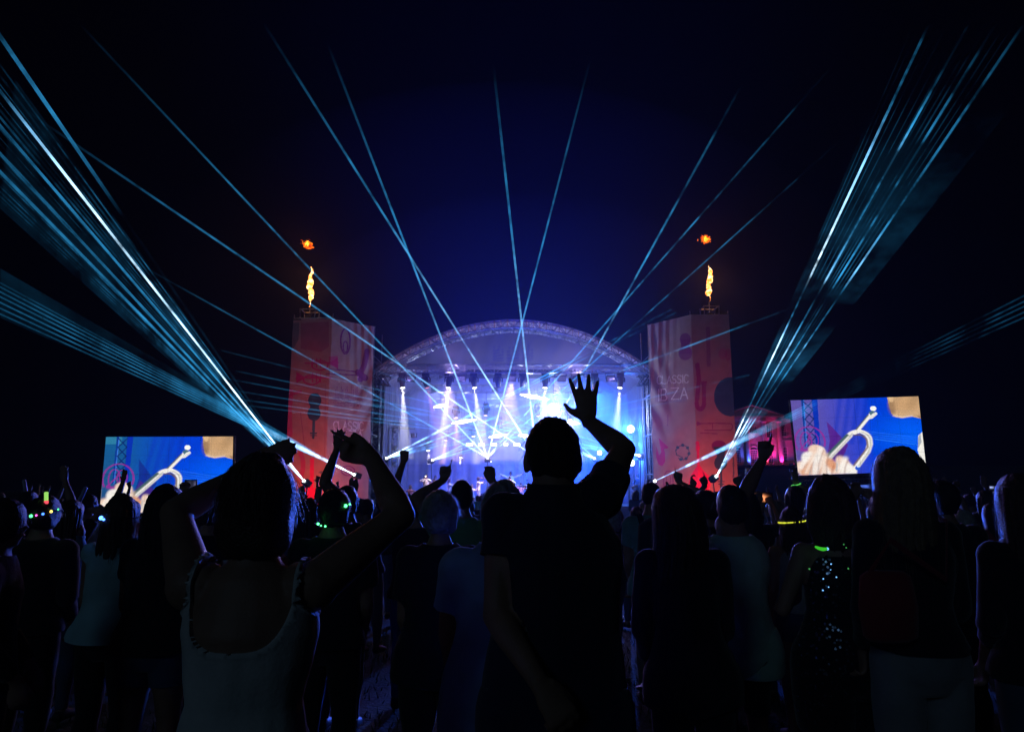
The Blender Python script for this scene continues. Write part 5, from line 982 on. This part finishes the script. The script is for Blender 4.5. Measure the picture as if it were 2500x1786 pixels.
# --- raised fist
B = base_of(1012, 5.5); J = joints(1.53, False); J['elL'] = L(B, 957, 1210, 5.45); J['wrL'] = L(B, 985, 1128, 5.55); J['shL'] = J['shL']+V((.0, 0, .03)); J['elL'] = J['shL'].lerp(J['elL'], 1.0); J['hdL'] = ('fist', V((.08, .1, 1)), V((1, 0, 0)))
person('person in a dark cap-like crop punching a fist into the air, left of stage', B, 1.53, J, False, 1, dict(mat=CL['black'], sleeve=.5, loose=.03), dict(mat=CL['denim']), ('crop', 'dark'), .012, seed=11, strands=80)
# --- bald man with teal shirt and rucksack
B = base_of(1590, 5.6); rk = person('short-haired man in teal shirt with a dark rucksack, right of the waving man', B, 1.635, None, False, 0, dict(mat=CL['teal'], sleeve=.6, hem=-.1, loose=.03), dict(mat=CL['khaki']), ('crop', 'dark'), .013, seed=12, strands=60, bulk=1.08)
b = MB(); b.tube([(0, -.19, 1.36), (0, -.21, 1.32), (0, -.23, 1.1), (0, -.22, .95), (0, -.2, .92)], [(.10, .05), (.15, .08), (.17, .10), (.16, .09), (.12, .06)], 14, up=(1, 0, 0)); o = b.build('rucksack', CL['black'], smooth=True); o.location = B; tag(o, 'dark rucksack on the back of the man in teal', 'bag')
b = MB()
for sx in (-1, 1): b.tube([(sx*.10, -.16, 1.28), (sx*.12, -.10, 1.40), (sx*.12, 0, 1.425), (sx*.12, .10, 1.36), (sx*.13, .12, 1.2)], [(.022, .006)]*5, 6, up=(1, 0, 0))
b.build('strap', CL['black'], o, local=True)
# --- long-haired woman leaning, arm of the person behind her
B = base_of(1672, 3.0); J = joints(1.60, True, .06, -.05)
person('woman with long wavy hair leaning left, front right of the waving man', B, 1.575, J, True, 0, dict(mat=CL['black'], sleeve=1.8, hem=-.12, loose=.03), dict(mat=CL['black']), ('long', 'brown', (-.20, 0, .02), 1.18, 1.0), .012, head_tilt=-.22, seed=13, strands=700)
B = base_of(1778, 3.7); J = joints(1.60, False, 0, .03); J['shR'] = J['shR']+V((-.03, .03, .05)); J['elR'] = L(B, 1822, 1196, 3.8); J['wrR'] = L(B, 1862, 1120, 3.92); J['hdR'] = ('point', V((.18, .1, 1)), V((1, 0, -.12)))
J['shR'] = L(B, 1775, 1290, 3.7)
person('person in white T-shirt tinted by green light with one arm stretched high, pointing', B, 1.60, J, False, 0, dict(mat=CL['mint'], sleeve=.35, hem=-.18, loose=.06, wr=.015), dict(mat=CL['black'], leg=.9), ('short', 'dark'), .011, seed=14, strands=80)
# --- girl with the yellow glow band
B = base_of(1928, 4.8); gl = person('girl wearing a yellow glow band round her head', B, 1.46, None, True, 0, dict(mat=CL['grey'], sleeve=0, hem=.02, neck=.08, loose=.01, name='crop_top'), dict(mat=CL['denim'], leg=.4), ('long', 'brown'), .013, seed=15, strands=160)
def ring(hp, Rm, rx, ry, z, r, mat, label, cat, a0=0, a1=360, tilt=0.0, loc=None, name='glow_band'):
    b = MB(); n = 28; pts = [hp(rx*math.cos(R(a0+(a1-a0)*i/n)), -.008+ry*math.sin(R(a0+(a1-a0)*i/n)), z+tilt*math.cos(R(a0+(a1-a0)*i/n))) for i in range(n+1)]; b.tube(pts, [r]*(n+1), 6, up=(0, 0, 1)); o = b.build(name, mat, smooth=True); o.location = loc; return tag(o, label, cat)
ring(gl[1], gl[2], .102, .122, .015, .005, glow('glow_yellow', (.75, .80, .05), 1.1), 'thin yellow glow band round the girl\'s head', 'glow band', 170, 370, .01, B)
# arm with green bracelet behind her
B = base_of(1940, 6.4); J = joints(1.60, True); arm_to(J, 'R', L(B, 1943, 1180, 6.5), (1, -.1, -.5), 'open', (0, .1, 1), (-1, 0, 0))
pb = person('woman raising an open hand with a green glow bracelet before the right screen', B, 1.60, J, True, 0, dict(mat=CL['black'], sleeve=.3), dict(mat=CL['black']), ('long', 'dark'), .013, seed=16, strands=80)
wr = pb[3]['wrR']; b = MB(); b.tube([wr+V((.04*math.cos(a), .04*math.sin(a), -.01+.012*math.cos(a))) for a in np.linspace(0, 2*PI, 19)], [.005]*19, 6, up=(0, 0, 1)); o = b.build('glow_bracelet', glow('glow_green', (.12, .75, .12), .7), smooth=True); o.location = B; tag(o, 'green glow bracelet on a raised wrist by the right screen', 'bracelet')
# --- woman in sequin dress
B = base_of(2024, 3.3); J = joints(1.62, True); J['elL'] = J['shL']+V((-.10, .02, -.25)); J['wrL'] = J['elL']+V((.14, .16, .10))
dr = person('woman with wavy dark hair in a sequin dress lit by a blue light', B, 1.62, J, True, 0, dict(mat=CL['black'], sleeve=0, hem=-.35, neck=.10, loose=.05, off=.012, name='dress'), None, ('curly', 'brown', None, .86, .8), .011, seed=17, strands=460)
M_seq = pbr('sequin', (.25, .3, .4), .22, .3, 60, metal=.9); M_sb = glow('sequin_spark_blue', (.18, .5, 1), 1.6); M_sg = glow('sequin_spark_green', (.1, .6, .15), .5)
dm = [c for c in dr[0].children if c.name.startswith('dress')]
if dm:
    m_ = dm[0].data; b = MB(); r_ = random.Random(2); vv = [v for v in m_.vertices if v.normal.y < .2]
    for v in r_.sample(vv, min(620, len(vv))):
        q = v.normal.to_track_quat('Z', 'Y'); b.add([v.co+v.normal*.004+q@V((.006*math.cos(a), .006*math.sin(a), 0)) for a in (0, 1.257, 2.513, 3.77, 5.027)], [(0, 1, 2, 3, 4)], 0)
    o = b.build('sequin', M_seq, dm[0], local=True); o['kind'] = 'stuff'
b = MB()
for i, (px, py, r) in enumerate(((2020, 1339, 0.0066), (2029, 1376, 0.0033), (2010, 1412, 0.0033), (2042, 1408, 0.0033), (2023, 1432, 0.0028), (2028, 1390, 0.0022), (2009, 1440, .0035), (1976, 1388, .004), (2071, 1387, .0035), (2060, 1328, .003), (2066, 1336, .003))):
    p = at(px, py, 3.3-.145); b = MB(); b.ell(p, r, 8, 6); o = b.build('led_pin', M_sb if i < 7 else M_sg, smooth=True); tag(o, 'tiny glowing light on the sequin dress, %s' % ('the brightest, at the shoulder blade', 'below the brightest one', 'left of the lower pair', 'right of the lower pair', 'near the waist', 'between the brightest and the pair', 'lowest one', 'near the left hip edge', 'near the right edge', 'green, upper right', 'green, just beside the other green one')[i], 'light', 'lights on the sequin dress')
p = [at(1991, 1334, 3.15), at(2000, 1338, 3.13), at(2010, 1340, 3.13), at(2018, 1339, 3.14)]; b = MB(); b.tube(p, [.005, .007, .008, .006], 6); tag(b.build('glow_stick', glow('glow_stick_green', (.05, .6, .03), .8), smooth=True), 'short green glow stick at the back of the sequin dress', 'glow stick')
# --- blonde woman with white trousers and red bag
B = base_of(2205, 2.95); J = joints(1.75, True, 0, -.015)
person('tall woman with long straight fair hair, black jacket and white trousers', B, 1.75, J, True, 0, dict(mat=CL['black'], sleeve=1.9, hem=.03, neck=-.01, loose=.02, off=.014, name='jacket'), dict(mat=CL['grey'], leg=1.95, off=.014, flare=.03), ('long', 'blonde', (-.02, 0, 0), 1.08, 1.12), .011, seed=18, strands=620)
b = MB(); c = at(2168, 1478, 2.78); b.tube([c+V((0, 0, .13)), c+V((0, 0, .11)), c, c+V((0, 0, -.11)), c+V((0, 0, -.13))], [(.07, .02), (.10, .04), (.115, .055), (.105, .05), (.08, .03)], 14, up=(1, 0, 0)); o = tag(b.build('shoulder_bag', CL['red'], smooth=True), 'dark red shoulder bag at the fair-haired woman\'s hip', 'bag')
b = MB(); sh = B+J['shR']; b.tube([c+V((-.06, 0, .12)), c+V((.0, -.06, .25)), B+V((.05, -.15, 1.25)), sh+V((-.02, -.06, .06)), sh+V((-.03, .02, .075))], [(.012, .004)]*5, 6); b.build('strap', CL['red'], o)
# --- right edge
B = base_of(2488, 3.0); person('woman with long hair cut off by the right edge of the picture', B, 1.64, None, True, 0, dict(mat=CL['black'], sleeve=1.5, loose=.03), dict(mat=CL['denim']), ('long', 'brown'), .013, seed=19, strands=260)
B = base_of(2297, 4.3); person('dark-haired person right of the fair-haired woman', B, 1.635, None, False, 0, dict(mat=CL['black'], sleeve=.6), dict(mat=CL['black']), ('short', 'dark', None, 1.15), .014, seed=20, strands=80)
# --- left group
B = base_of(302, 3.9); wt = person('woman in white sleeveless top tinted by teal light with blue lights on her hair', B, 1.55, None, True, 0, dict(mat=CL['aqua'], sleeve=.12, hem=-.02, neck=.06, loose=.06, off=.014, wr=.012), dict(mat=CL['black']), ('long', 'brown', None, .95, .62), .012, seed=21, strands=300)
def led_band(hp, Rm, B, cols, label, zz=.03, rx=.105, ry=.125, a0=200, a1=340, rad=.006, strength=3.0, tilt=.0):
    root = thing('led_headband', label, 'headband', B); b = MB(); n = 20; pts = [hp(rx*math.cos(R(a)), -.012+ry*math.sin(R(a)), zz+tilt*math.cos(R(a))) for a in np.linspace(0, 360, n+1)]; b.tube(pts, [.0035]*(n+1), 5, up=(0, 0, 1)); b.build('band', M_black, root, local=True)
    for i, c in enumerate(cols):
        a = R(a0+(a1-a0)*(i+.5)/len(cols)); b = MB(); jr = math.sin(i*5.1+zz*90+rx*70); b.ell(hp(rx*1.04*math.cos(a+.06*jr), -.012+ry*1.04*math.sin(a+.06*jr), zz+tilt*math.cos(a)+.008*jr), rad*(.85+.35*math.sin(i*2.7+1)), 8, 6); b.build('bulb', glow('led_%d%d%d_%d' % (c[0]*9, c[1]*9, c[2]*9, strength*10), c, strength*1.6, True), root, True, True)
BL_ = (.06, .2, 1); GN_ = (.08, 1, .25); PK_ = (1, .1, .7); YL_ = (1, .7, .1)
led_band(wt[1], wt[2], B, [BL_, BL_], 'headband with two blue lights on the woman in the teal-lit top', -.01, a0=225, a1=262, rad=.010, strength=4)
B = base_of(408, 3.6); person('tall woman with long dark hair before the left video screen', B, 1.60, None, True, 0, dict(mat=CL['black'], sleeve=.5, loose=.03), dict(mat=CL['denim'], leg=.45), ('long', 'dark', None, 1.02, .9), .012, seed=22, strands=300, bulk=1.1)
B = base_of(8, 3.1); person('person in profile at the left edge of the picture', B, 1.545, None, False, 0, dict(mat=CL['black'], sleeve=1.9), dict(mat=CL['denim']), ('short', 'dark'), .011, yaw=-1.15, seed=23, strands=120, faces=True)
B = base_of(112, 4.2); J = joints(1.54, False); lc = person('person with a ring of coloured lights on the head, far left', B, 1.54, J, False, 0, dict(mat=CL['black'], sleeve=1.9), dict(mat=CL['black']), ('short', 'dark', None, 1.1), .013, seed=24, strands=100)
led_band(lc[1], lc[2], B, [GN_, PK_, BL_, YL_, GN_], 'headband with green, pink, blue and yellow lights, far left', -.005, a0=262, a1=360, rad=.008, strength=2.2, tilt=.04)
def stick(p0, p1, r, mat, label, name='glow_stick'):
    b = MB(); b.tube([p0, p0.lerp(p1, .04), p0.lerp(p1, .96), p1], [r*.5, r, r, r*.5], 8); return tag(b.build(name, mat, smooth=True), label, 'glow stick')
gs = stick(at(113, 1222, 4.15), at(113, 1200, 4.15), .011, glow('stick_green', (.35, .8, .15), .9), 'green and red light stick standing on a head, far left'); b = MB(); p = at(113, 1226, 4.15); b.ell(p, (.013, .013, .016), 8, 6); b.build('tip', glow('stick_red', (1, .08, .12), 1.2), gs, local=True)
# boy with green headband, arm behind
B = base_of(817, 3.75); gb = person('dark-haired person with green lights on a headband, behind the tank-top woman', B, 1.585, None, False, 0, dict(mat=CL['black'], sleeve=.7), dict(mat=CL['black']), ('short', 'dark', None, 1.05), .012, seed=25, strands=160)
led_band(gb[1], gb[2], B, [GN_, GN_, GN_], 'green lights along the left of a headband behind the tank-top woman', -.075, a0=228, a1=275, rad=.006, strength=3); led_band(gb[1], gb[2], B, [GN_, GN_], 'two green lights high on the right of the same head', .03, .098, .12, a0=318, a1=352, rad=.008, strength=3)
B = base_of(848, 5.0); J = joints(1.60, False); J['elL'] = L(B, 792, 1178, 4.95); J['wrL'] = L(B, 822, 1098, 5.1); J['shL'] = L(B, 822, 1212, 5.0); J['hdL'] = ('open', V((.1, 0, 1)), V((1, 0, 0)))
person('person raising a bent arm just behind the tank-top woman\'s hand', B, 1.60, J, False, 1, dict(mat=CL['black'], sleeve=.4), dict(mat=CL['denim']), ('short', 'dark'), .013, seed=26, strands=60)
B = base_of(758, 6.2); J = joints(1.50, True); arm_to(J, 'L', L(B, 742, 1222, 6.3), None, 'open', (-.3, .1, 1), (1, 0, 0)); arm_to(J, 'R', L(B, 776, 1222, 6.3), None, 'flat', (0, .1, 1), (-1, 0, 0))
person('woman lifting both hands before the left tower', B, 1.50, J, True, 0, dict(mat=CL['black'], sleeve=.4), dict(mat=CL['denim']), ('long', 'dark'), .014, seed=27, strands=60)
# hands before the right tower
B = base_of(1722, 4.9); cp = person('dark-haired person with a spangled hair clip before the right tower', B, 1.575, None, False, 0, dict(mat=CL['black'], sleeve=.7), dict(mat=CL['black']), ('short', 'dark', None, 1.22), .013, seed=28, strands=120)
led_band(cp[1], cp[2], B, [BL_, PK_, BL_], 'blue and pink glints on the hair before the right tower', .05, .11, .12, a0=165, a1=215, rad=.005, strength=1.2)
for i, (hx, hd_, hand_px, Y, pose, f, lb) in enumerate(((1642, 1.62, (1657, 1178), 6.6, 'point', (.1, .1, 1), 'person pointing up with one finger, leftmost hand before the right tower'), (1700, 1.52, (1690, 1192), 7.0, 'flat', (.1, .1, 1), 'person raising a flat hand before the right tower'), (1752, 1.55, (1722, 1186), 7.2, 'point', (-.35, .1, 1), 'person pointing up and left before the right tower'), (1800, 1.56, (1806, 1186), 6.4, 'horns', (-.25, .1, 1), 'person making a horned hand sign before the mansion'))):
    B = base_of(hx, Y); J = joints(hd_, i % 2 == 1); k = 'L' if hand_px[0] < hx else 'R'; arm_to(J, k, L(B, hand_px[0], hand_px[1], Y+.1), None, pose, f, (1 if k == 'L' else -1, 0, 0)); person(lb, B, hd_, J, i % 2 == 1, i % 3, dict(mat=CL[('black', 'grey', 'navy', 'black')[i]], sleeve=.5), dict(mat=CL['denim']), (('short', 'long', 'short', 'crop')[i], 'dark'), .014, seed=30+i, strands=50)
# phones held up
def phone(px, py, Y, label, lit, w_=.15, h_=.075):
    p = at(px, py, Y); t = thing('phone', label, 'phone', p); b = MB(); b.box(p, (w_+.012, .01, h_+.012)); b.build('case', M_black, t)
    nU, nV = 24, 14; U, W2 = np.meshgrid(np.linspace(0, 1, nU), np.linspace(0, 1, nV)); rr = np.random.default_rng(int(px)); c = np.zeros((nV, nU, 3))
    for _ in range(9): cx_, cy2, r_ = rr.random(), rr.random(), rr.uniform(.08, .25); m = np.exp(-(((U-cx_)/r_)**2+((W2-cy2)/r_)**2)); c += m[..., None]*np.array(lit)*rr.uniform(.3, 1.2)
    P = np.stack([p.x+(U-.5)*w_, np.full_like(U, p.y-.0062), p.z+(.5-W2)*h_], -1); me = grid_mesh('screen', P, c, False); me.materials.append(M_screen); link('screen', me, t); return p
phs = [(1863, 1214, 6.0, 'phone filming with an orange picture, below the mansion', (.9, .3, .12)), (2100, 1196, 5.0, 'phone filming with a blue picture, below the right screen', (.1, .2, .9)), (2432, 1194, 8.0, 'small phone with a pale picture at the far right', (.4, .5, .9)), (465, 1199, 4.6, 'dark upright phone before the left video screen', (.06, .06, .12))]
for i, (px, py, Y, lb, c) in enumerate(phs):
    p = phone(px, py, Y, lb, c, *((.07, .14) if i == 3 else (.15, .075))); hx = px+(60 if i % 2 else -55)*6/Y/1.4; B = base_of(hx, Y-.35); Hh = 1.56; J = joints(Hh, i % 2 == 0)
    arm_to(J, 'L', p-B+V((-.07, -.03, -.06)), (-1, -.2, -1), 'relaxed', (.3, .4, .8), (1, 0, 0)); arm_to(J, 'R', p-B+V((.07, -.03, -.06)), (1, -.2, -1), 'relaxed', (-.3, .4, .8), (-1, 0, 0))
    person(('woman filming with a phone held up below the mansion', 'man filming with a phone below the right screen', 'woman filming with a phone at the far right', 'man holding a dark phone up before the left screen')[i], B, Hh, J, i % 2 == 0, 0, dict(mat=CL['black'], sleeve=.6), dict(mat=CL['denim']), (('long', 'short')[i % 2], 'dark'), .014, seed=40+i, strands=60)
# left: people with sticks and bracelets
M_st = pbr('unlit_stick', (.45, .45, .6), .4)
for i, (hx, Y, Hh, st0, st1, lb, sl_) in enumerate(((70, 6.5, 1.56, (65, 1212), (58, 1170), 'person holding a pale foam stick upright at the far left', 'pale foam stick held upright at the far left'), (175, 6.0, 1.5, (190, 1232), (210, 1188), 'person holding a tilted pale foam stick left of the left screen', 'tilted pale foam stick left of the left screen'))):
    B = base_of(hx, Y); J = joints(Hh, bool(i)); p0 = at(st0[0], st0[1], Y+.1); p1 = at(st1[0], st1[1], Y+.1); arm_to(J, 'R' if i else 'L', p0-B+V((0, 0, -.06)), None, 'fist', (0, .1, 1), (-1 if i else 1, 0, 0)); person(lb, B, Hh, J, bool(i), 0, dict(mat=CL['black'], sleeve=.6), dict(mat=CL['denim']), ('short', 'dark'), .014, seed=50+i, strands=50); stick(p0, p1, .017, M_st, sl_, 'foam_stick')
B = base_of(178, 5.2); J = joints(1.5, True); J['elR'] = L(B, 176, 1228, 5.25); J['wrR'] = L(B, 160, 1175, 5.3); J['shR'] = L(B, 192, 1300, 5.2); J['hdR'] = ('flat', V((-.35, .1, 1)), V((-1, 0, 0)))
person('woman reaching one thin arm high, left of the left screen', B, 1.5, J, True, 0, dict(mat=CL['teal'], sleeve=0), dict(mat=CL['denim']), ('long', 'brown'), .013, seed=53, strands=60)
# ============================================================ MUSICIANS ON STAGE
M_brass = pbr('brass', (.75, .55, .22), .25, .1, 20, metal=1.0); M_wood = pbr('violin_wood', (.30, .10, .04), .35, .25, 12)
def trumpet(p, d, label):
    p = V(p); d = V(d).normalized(); b = MB(); b.tube([p, p+d*.05, p+d*.3, p+d*.40, p+d*.46], [.012, .008, .010, .028, .06], 10); o = tag(b.build('trumpet', M_brass, smooth=True), label, 'trumpet'); s = d.cross(V((0, 0, 1))).normalized(); up = s.cross(d)
    b = MB(); q = p+d*.12-up*.04; b.tube([p+d*.08, q, q+d*.14, p+d*.30], [.007]*4, 6)
    for k in range(3): b.bar(p+d*(.15+.03*k)-up*.07, p+d*(.15+.03*k)+up*.03, .009, 6)
    b.build('valves', M_brass, o); return o
def violin(c, d, label, k=1.0):
    c = V(c); d = V(d).normalized(); sd = d.cross(V((0, 0, 1))).normalized(); n = sd.cross(d); b = MB()
    b.tube([c-d*.17*k, c-d*.15*k, c-d*.09*k, c-d*.0*k, c+d*.08*k, c+d*.13*k, c+d*.15*k], [(.03*k, .018*k), (.08*k, .022*k), (.10*k, .022*k), (.06*k, .02*k), (.08*k, .02*k), (.06*k, .02*k), (.02*k, .015*k)], 14, up=sd); o = tag(b.build('violin', M_wood, smooth=True), label, 'violin')
    b = MB(); b.bar(c+d*.13*k+n*.02*k, c+d*.33*k+n*.015*k, .012*k, 6); b.build('neck', M_wood, o); return o
def on_deck(px, Y): q = base_of(px, Y); return q
def player(px, py_top, Y, label, arms, top, bottom, hr, yaw=PI, female=False, skin=0, zbase=DECK, crouch=0.0, seed=0, sleeve=1.8, Hh=None):
    B = base_of(px, Y); Ht = at(px, py_top, Y).z-zbase; Hh = Hh or min(max(Ht, 1.45), 1.85); J = joints(Hh, female, crouch=crouch)
    for k, tg, hint in arms: arm_to(J, k, V(tg)*Hh/1.75, hint, 'relaxed', None, (0, 1, .2))
    r, hp, Rm, J = person(label, B, Hh, J, female, skin, dict(mat=CL[top], sleeve=sleeve, hem=-.06, loose=.02), dict(mat=CL[bottom], off=.016), hr, .02, yaw=yaw, seed=seed, strands=30, faces=True)
    r.location.z = at(px, py_top, Y).z-Hh*1.0 if Ht > 1.85 or Ht < 1.45 else zbase
    Mw = Matrix.Translation(r.location)@Matrix.Rotation(yaw, 4, 'Z'); return r, J, (lambda v: Mw@V(v)), hp
MU = 'musicians on the stage'
TR = [('L', (-.06, .27, 1.50), (-1, .2, -.6)), ('R', (.07, .24, 1.50), (1, .2, -.6))]
a = player(1040, 1157, 38.4, 'trumpeter dressed in white at the left of the stage', TR, 'white', 'white', ('short', 'dark'), seed=61); trumpet(a[2]((0, .12, 1.55)), (0, -1, -.12), 'trumpet played by the white-clad musician at the left')
a = player(1245, 1163, 38.0, 'trumpeter in white with dark glasses at stage centre', TR, 'white', 'white', ('short', 'dark'), seed=62); trumpet(a[2]((0, .12, 1.55)), (0, -1, -.2), 'trumpet played at stage centre')
b = MB(); [b.ell(a[2](a[3](sx*.033, .094, .016)), (.026, .008, .016), 8, 6) for sx in (-1, 1)]; tag(b.build('sunglasses', M_black), 'dark glasses on the trumpeter at stage centre', 'glasses')
a = player(1247, 1150, 41.5, 'singer in cream jacket with arms spread behind the centre trumpeter', [('L', (-.72, .1, 1.62), (0, -.2, -1)), ('R', (.74, .1, 1.66), (0, -.2, -1))], 'cream', 'black', ('short', 'dark'), skin=1, seed=63)
a = player(1168, 1164, 38.2, 'violinist in cream dress and trousers standing side-on', [('L', (-.05, .42, 1.42), (-1, 0, -.6)), ('R', (.22, .34, 1.46), (1, 0, -.6))], 'cream', 'cream', ('bob', 'brown'), yaw=-PI/2-.2, female=True, seed=64); violin(a[2]((-.04, .26, 1.44)), a[2]((-.05, .5, 1.42))-a[2]((0, .1, 1.46)), 'violin under the chin of the side-on violinist')
VI = [('L', (-.16, .42, 1.40), (-1, 0, -.6)), ('R', (.20, .34, 1.40), (1, 0, -.6))]
for i, (px, py, Y, top, hr, fem, yw, sk, lb) in enumerate(((1002, 1184, 38.8, 'pink', ('bob', 'brown'), True, PI+.3, 0, 'seated string player at the far left of the stage'), (1059, 1168, 40.2, 'orange', ('short', 'dark'), False, PI+.2, 1, 'violinist in orange behind the left trumpeter'), (1063, 1160, 42.0, 'pink', ('short', 'brown'), False, PI, 0, 'player standing at the back left of the stage'),
        (1097, 1168, 38.8, 'grey', ('long', 'dark'), True, -PI/2, 0, 'long-haired singer turned sideways left of centre'), (1118, 1172, 39.6, 'orange', ('short', 'brown'), False, -PI/2-.4, 0, 'violinist in orange shirt left of centre'), (1139, 1174, 40.4, 'orange', ('bob', 'brown'), True, PI-.3, 1, 'violinist with brown bob near stage centre'),
        (1152, 1182, 39.4, 'cream', ('bob', 'brown'), True, PI, 0, 'string player sitting low at stage centre'), (1212, 1180, 40.5, 'cream', ('short', 'dark'), False, PI+.3, 0, 'player in cream right of the standing violinist'), (1272, 1178, 41.0, 'pink', ('short', 'dark'), False, PI+.4, 1, 'keyboard player right of the centre trumpeter'))):
    a = player(px, py, Y, lb, VI, top, 'black', hr, yw, fem, sk, crouch=0, seed=70+i)
    if i not in (2, 3, 8): violin(a[2]((-.06, .26, 1.40*a[1]['s'])), a[2]((-.16, .5, 1.38))-a[2]((0, .1, 1.44)), 'violin held by the %s' % lb)
a = player(1559, 1157, 39.0, 'bass guitarist in dark clothes at the right stage edge', [('L', (-.42, .25, 1.15), (-1, 0, -.6)), ('R', (.15, .22, .98), (1, 0, -.6))], 'navy', 'black', ('short', 'dark'), PI-.5, seed=85)
g0 = a[2]((.12, .20, .98)); g1 = a[2]((-.75, .30, 1.45)); d = (g1-g0).normalized(); b = MB(); b.tube([g0-d*.22, g0-d*.18, g0-d*.05, g0+d*.1, g0+d*.18], [(.08, .02), (.16, .024), (.12, .024), (.14, .024), (.04, .02)], 14); o = tag(b.build('bass_guitar', M_wood, smooth=True), 'bass guitar at the right stage edge', 'guitar'); b = MB(); b.bar(g0+d*.15, g1, .02, 6); b.build('neck', M_wood, o)
# microphone stands and keyboard, music stands
for i, (px, py, Y, ang) in enumerate(((1128, 1168, 41, .6), (1275, 1150, 39, -.8), (1215, 1172, 39.5, .5), (1290, 1165, 40.5, .3))):
    B = base_of(px, Y); top = at(px, py, Y); t = thing('microphone_stand', 'microphone stand on stage, %s' % ('left of centre', 'by the centre trumpeter', 'near the standing violinist', 'right of the centre trumpeter')[i], 'microphone stand', (B.x, Y, DECK), 'microphone stands'); b = MB(); b.bar((B.x, Y, DECK), top, .014); [b.bar((B.x+.3*math.cos(q), Y+.3*math.sin(q), DECK), (B.x, Y, DECK+.25), .012) for q in (0, 2.1, 4.2)]; b.build('pole', M_alu, t); b = MB(); b.bar(top, top+V((.5*ang, -.1, .35)), .011); b.build('boom', M_alu, t); b = MB(); b.ell(top-V((.25*ang, -.05, .17)), .04, 8, 6); b.build('microphone', M_black, t)
p = V((base_of(1276, 40.4).x, 40.4, DECK)); t = thing('keyboard', 'keyboard on a stand right of the centre trumpeter', 'keyboard', p); b = MB(); b.box(p+V((0, 0, 1.0)), (1.2, .35, .1)); b.build('body', M_black, t); b = MB(); b.box(p+V((0, .05, 1.055)), (1.1, .2, .012)); b.build('keys', CL['white'], t); b = MB(); [b.bar(p+V((sx*.5, sy*.2, 0)), p+V((-sx*.45, sy*.2, .95)), .02) for sx in (-1, 1) for sy in (-1, 1)]; b.build('stand', M_black, t)

# ============================================================ CROWD
GRP = 'people in the dark crowd'
def variant(i):
    fem = i % 2 == 1; H = (1.72, 1.60, 1.66, 1.56, 1.75, 1.62, 1.64, 1.58)[i % 8]; J = joints(H, fem, .0, (.02, -.03, 0)[i % 3])
    if i in (1, 4): arm_to(J, 'R', J['shR']+V((.12, .2, .48)), None, 'open', (.1, .1, 1), (-1, 0, 0))
    if i in (2, 7): arm_to(J, 'R', J['shR']+V((.05, .25, .42)), None, 'flat', (0, .1, 1), (-1, 0, 0)); arm_to(J, 'L', J['shL']+V((-.08, .22, .45)), None, 'flat', (0, .1, 1), (1, 0, 0))
    if i == 5: arm_to(J, 'L', J['shL']+V((-.1, .15, .49)), None, 'point', (-.1, .1, 1), (1, 0, 0))
    top = ('black', 'grey', 'navy', 'teal', 'white', 'red', 'denim', 'black')[i]; r, _, _, _ = person('person in the dark crowd seen from behind', (0, 0), H, J, fem, i % 3, dict(mat=CL[top], sleeve=(.6, .0, 1.8, .5, .6, .3, 1.9, .6)[i], loose=.03), dict(mat=CL[('denim', 'black', 'khaki', 'denim', 'black', 'denim', 'black', 'navy')[i]], leg=(2, .5, 2, 2, 2, .5, 2, 2)[i]), (('short', 'long', 'crop', 'bob', 'short', 'long', 'curly', 'bob')[i], ('dark', 'blonde', 'dark', 'brown', 'brown', 'dark', 'brown', 'grey')[i]), .019, group=GRP, seed=100+i, strands=60); return r
protos = [variant(i) for i in range(8)]; first = [True]*8
r_ = random.Random(11); spots = []
fixed = [(55, 9), (150, 8.5), (225, 9.5), (245, 7), (345, 8), (455, 9), (520, 7.5), (600, 9), (665, 8), (705, 9.5), (880, 8.2), (915, 7.2), (940, 9), (1060, 11.5), (1110, 12), (1165, 11), (1250, 12), (1300, 8.5), (1430, 8), (1480, 7), (1535, 8.5), (1560, 10), (1625, 9), (1675, 10.5), (1760, 8.5), (1820, 9.5), (1845, 7.4), (1890, 8.5), (1915, 10), (1975, 8), (2075, 7.5), (2120, 9.5), (2150, 8), (2230, 9), (2260, 7.2), (2330, 8), (2355, 6.4), (2385, 9), (2415, 6.6), (2450, 9.5), (2475, 7.5)]
spots = [(px, Y) for px, Y in fixed]
for k in range(46):
    Y = r_.uniform(11, 27); spots.append((r_.uniform(-40, 2540), Y))
for n_, (px, Y) in enumerate(spots):
    i = (n_*5+int(px)) % 8
    if 940 < px < 1460 and i in (1, 2, 4, 5, 7) : i = (0, 3, 6)[n_ % 3]
    if first[i]: o = protos[i]; first[i] = False
    else: o = copy_tree(protos[i])
    zone = 'at the far left' if px < 230 else 'below the left screen' if px < 580 else 'left of the left tower' if px < 690 else 'before the left tower' if px < 920 else 'before the stage\'s left half' if px < 1250 else 'before the stage\'s right half' if px < 1590 else 'before the right tower' if px < 1815 else 'below the mansion' if px < 1940 else 'below the right screen' if px < 2270 else 'right of the right screen'
    look = ('short-haired person in black', 'fair long-haired woman raising an arm', 'crop-haired man with both arms up', 'woman with a brown bob in teal', 'man in white raising an arm', 'dark long-haired woman in red pointing up', 'man with curly hair in denim', 'grey-haired woman with both arms up')[i]
    row = 'near' if Y < 8 else 'further back' if Y < 11 else 'far off' if Y < 18 else 'farthest'
    b0 = base_of(px, Y); s = r_.uniform(.85, .92)*(1.0 if Y > 8 else .98); o.location = (b0.x, Y, 0); s *= (.95 if 940 < px < 1310 else 1.0); o.scale = (s, s, s); o.rotation_euler = (r_.uniform(-.05, .05), r_.uniform(-.08, .08), r_.uniform(-.6, .6)); o['label'] = '%s, %s, %s%s' % (look, zone, row, ', turned left' if o.rotation_euler.z > .15 else ', turned right' if o.rotation_euler.z < -.15 else '')
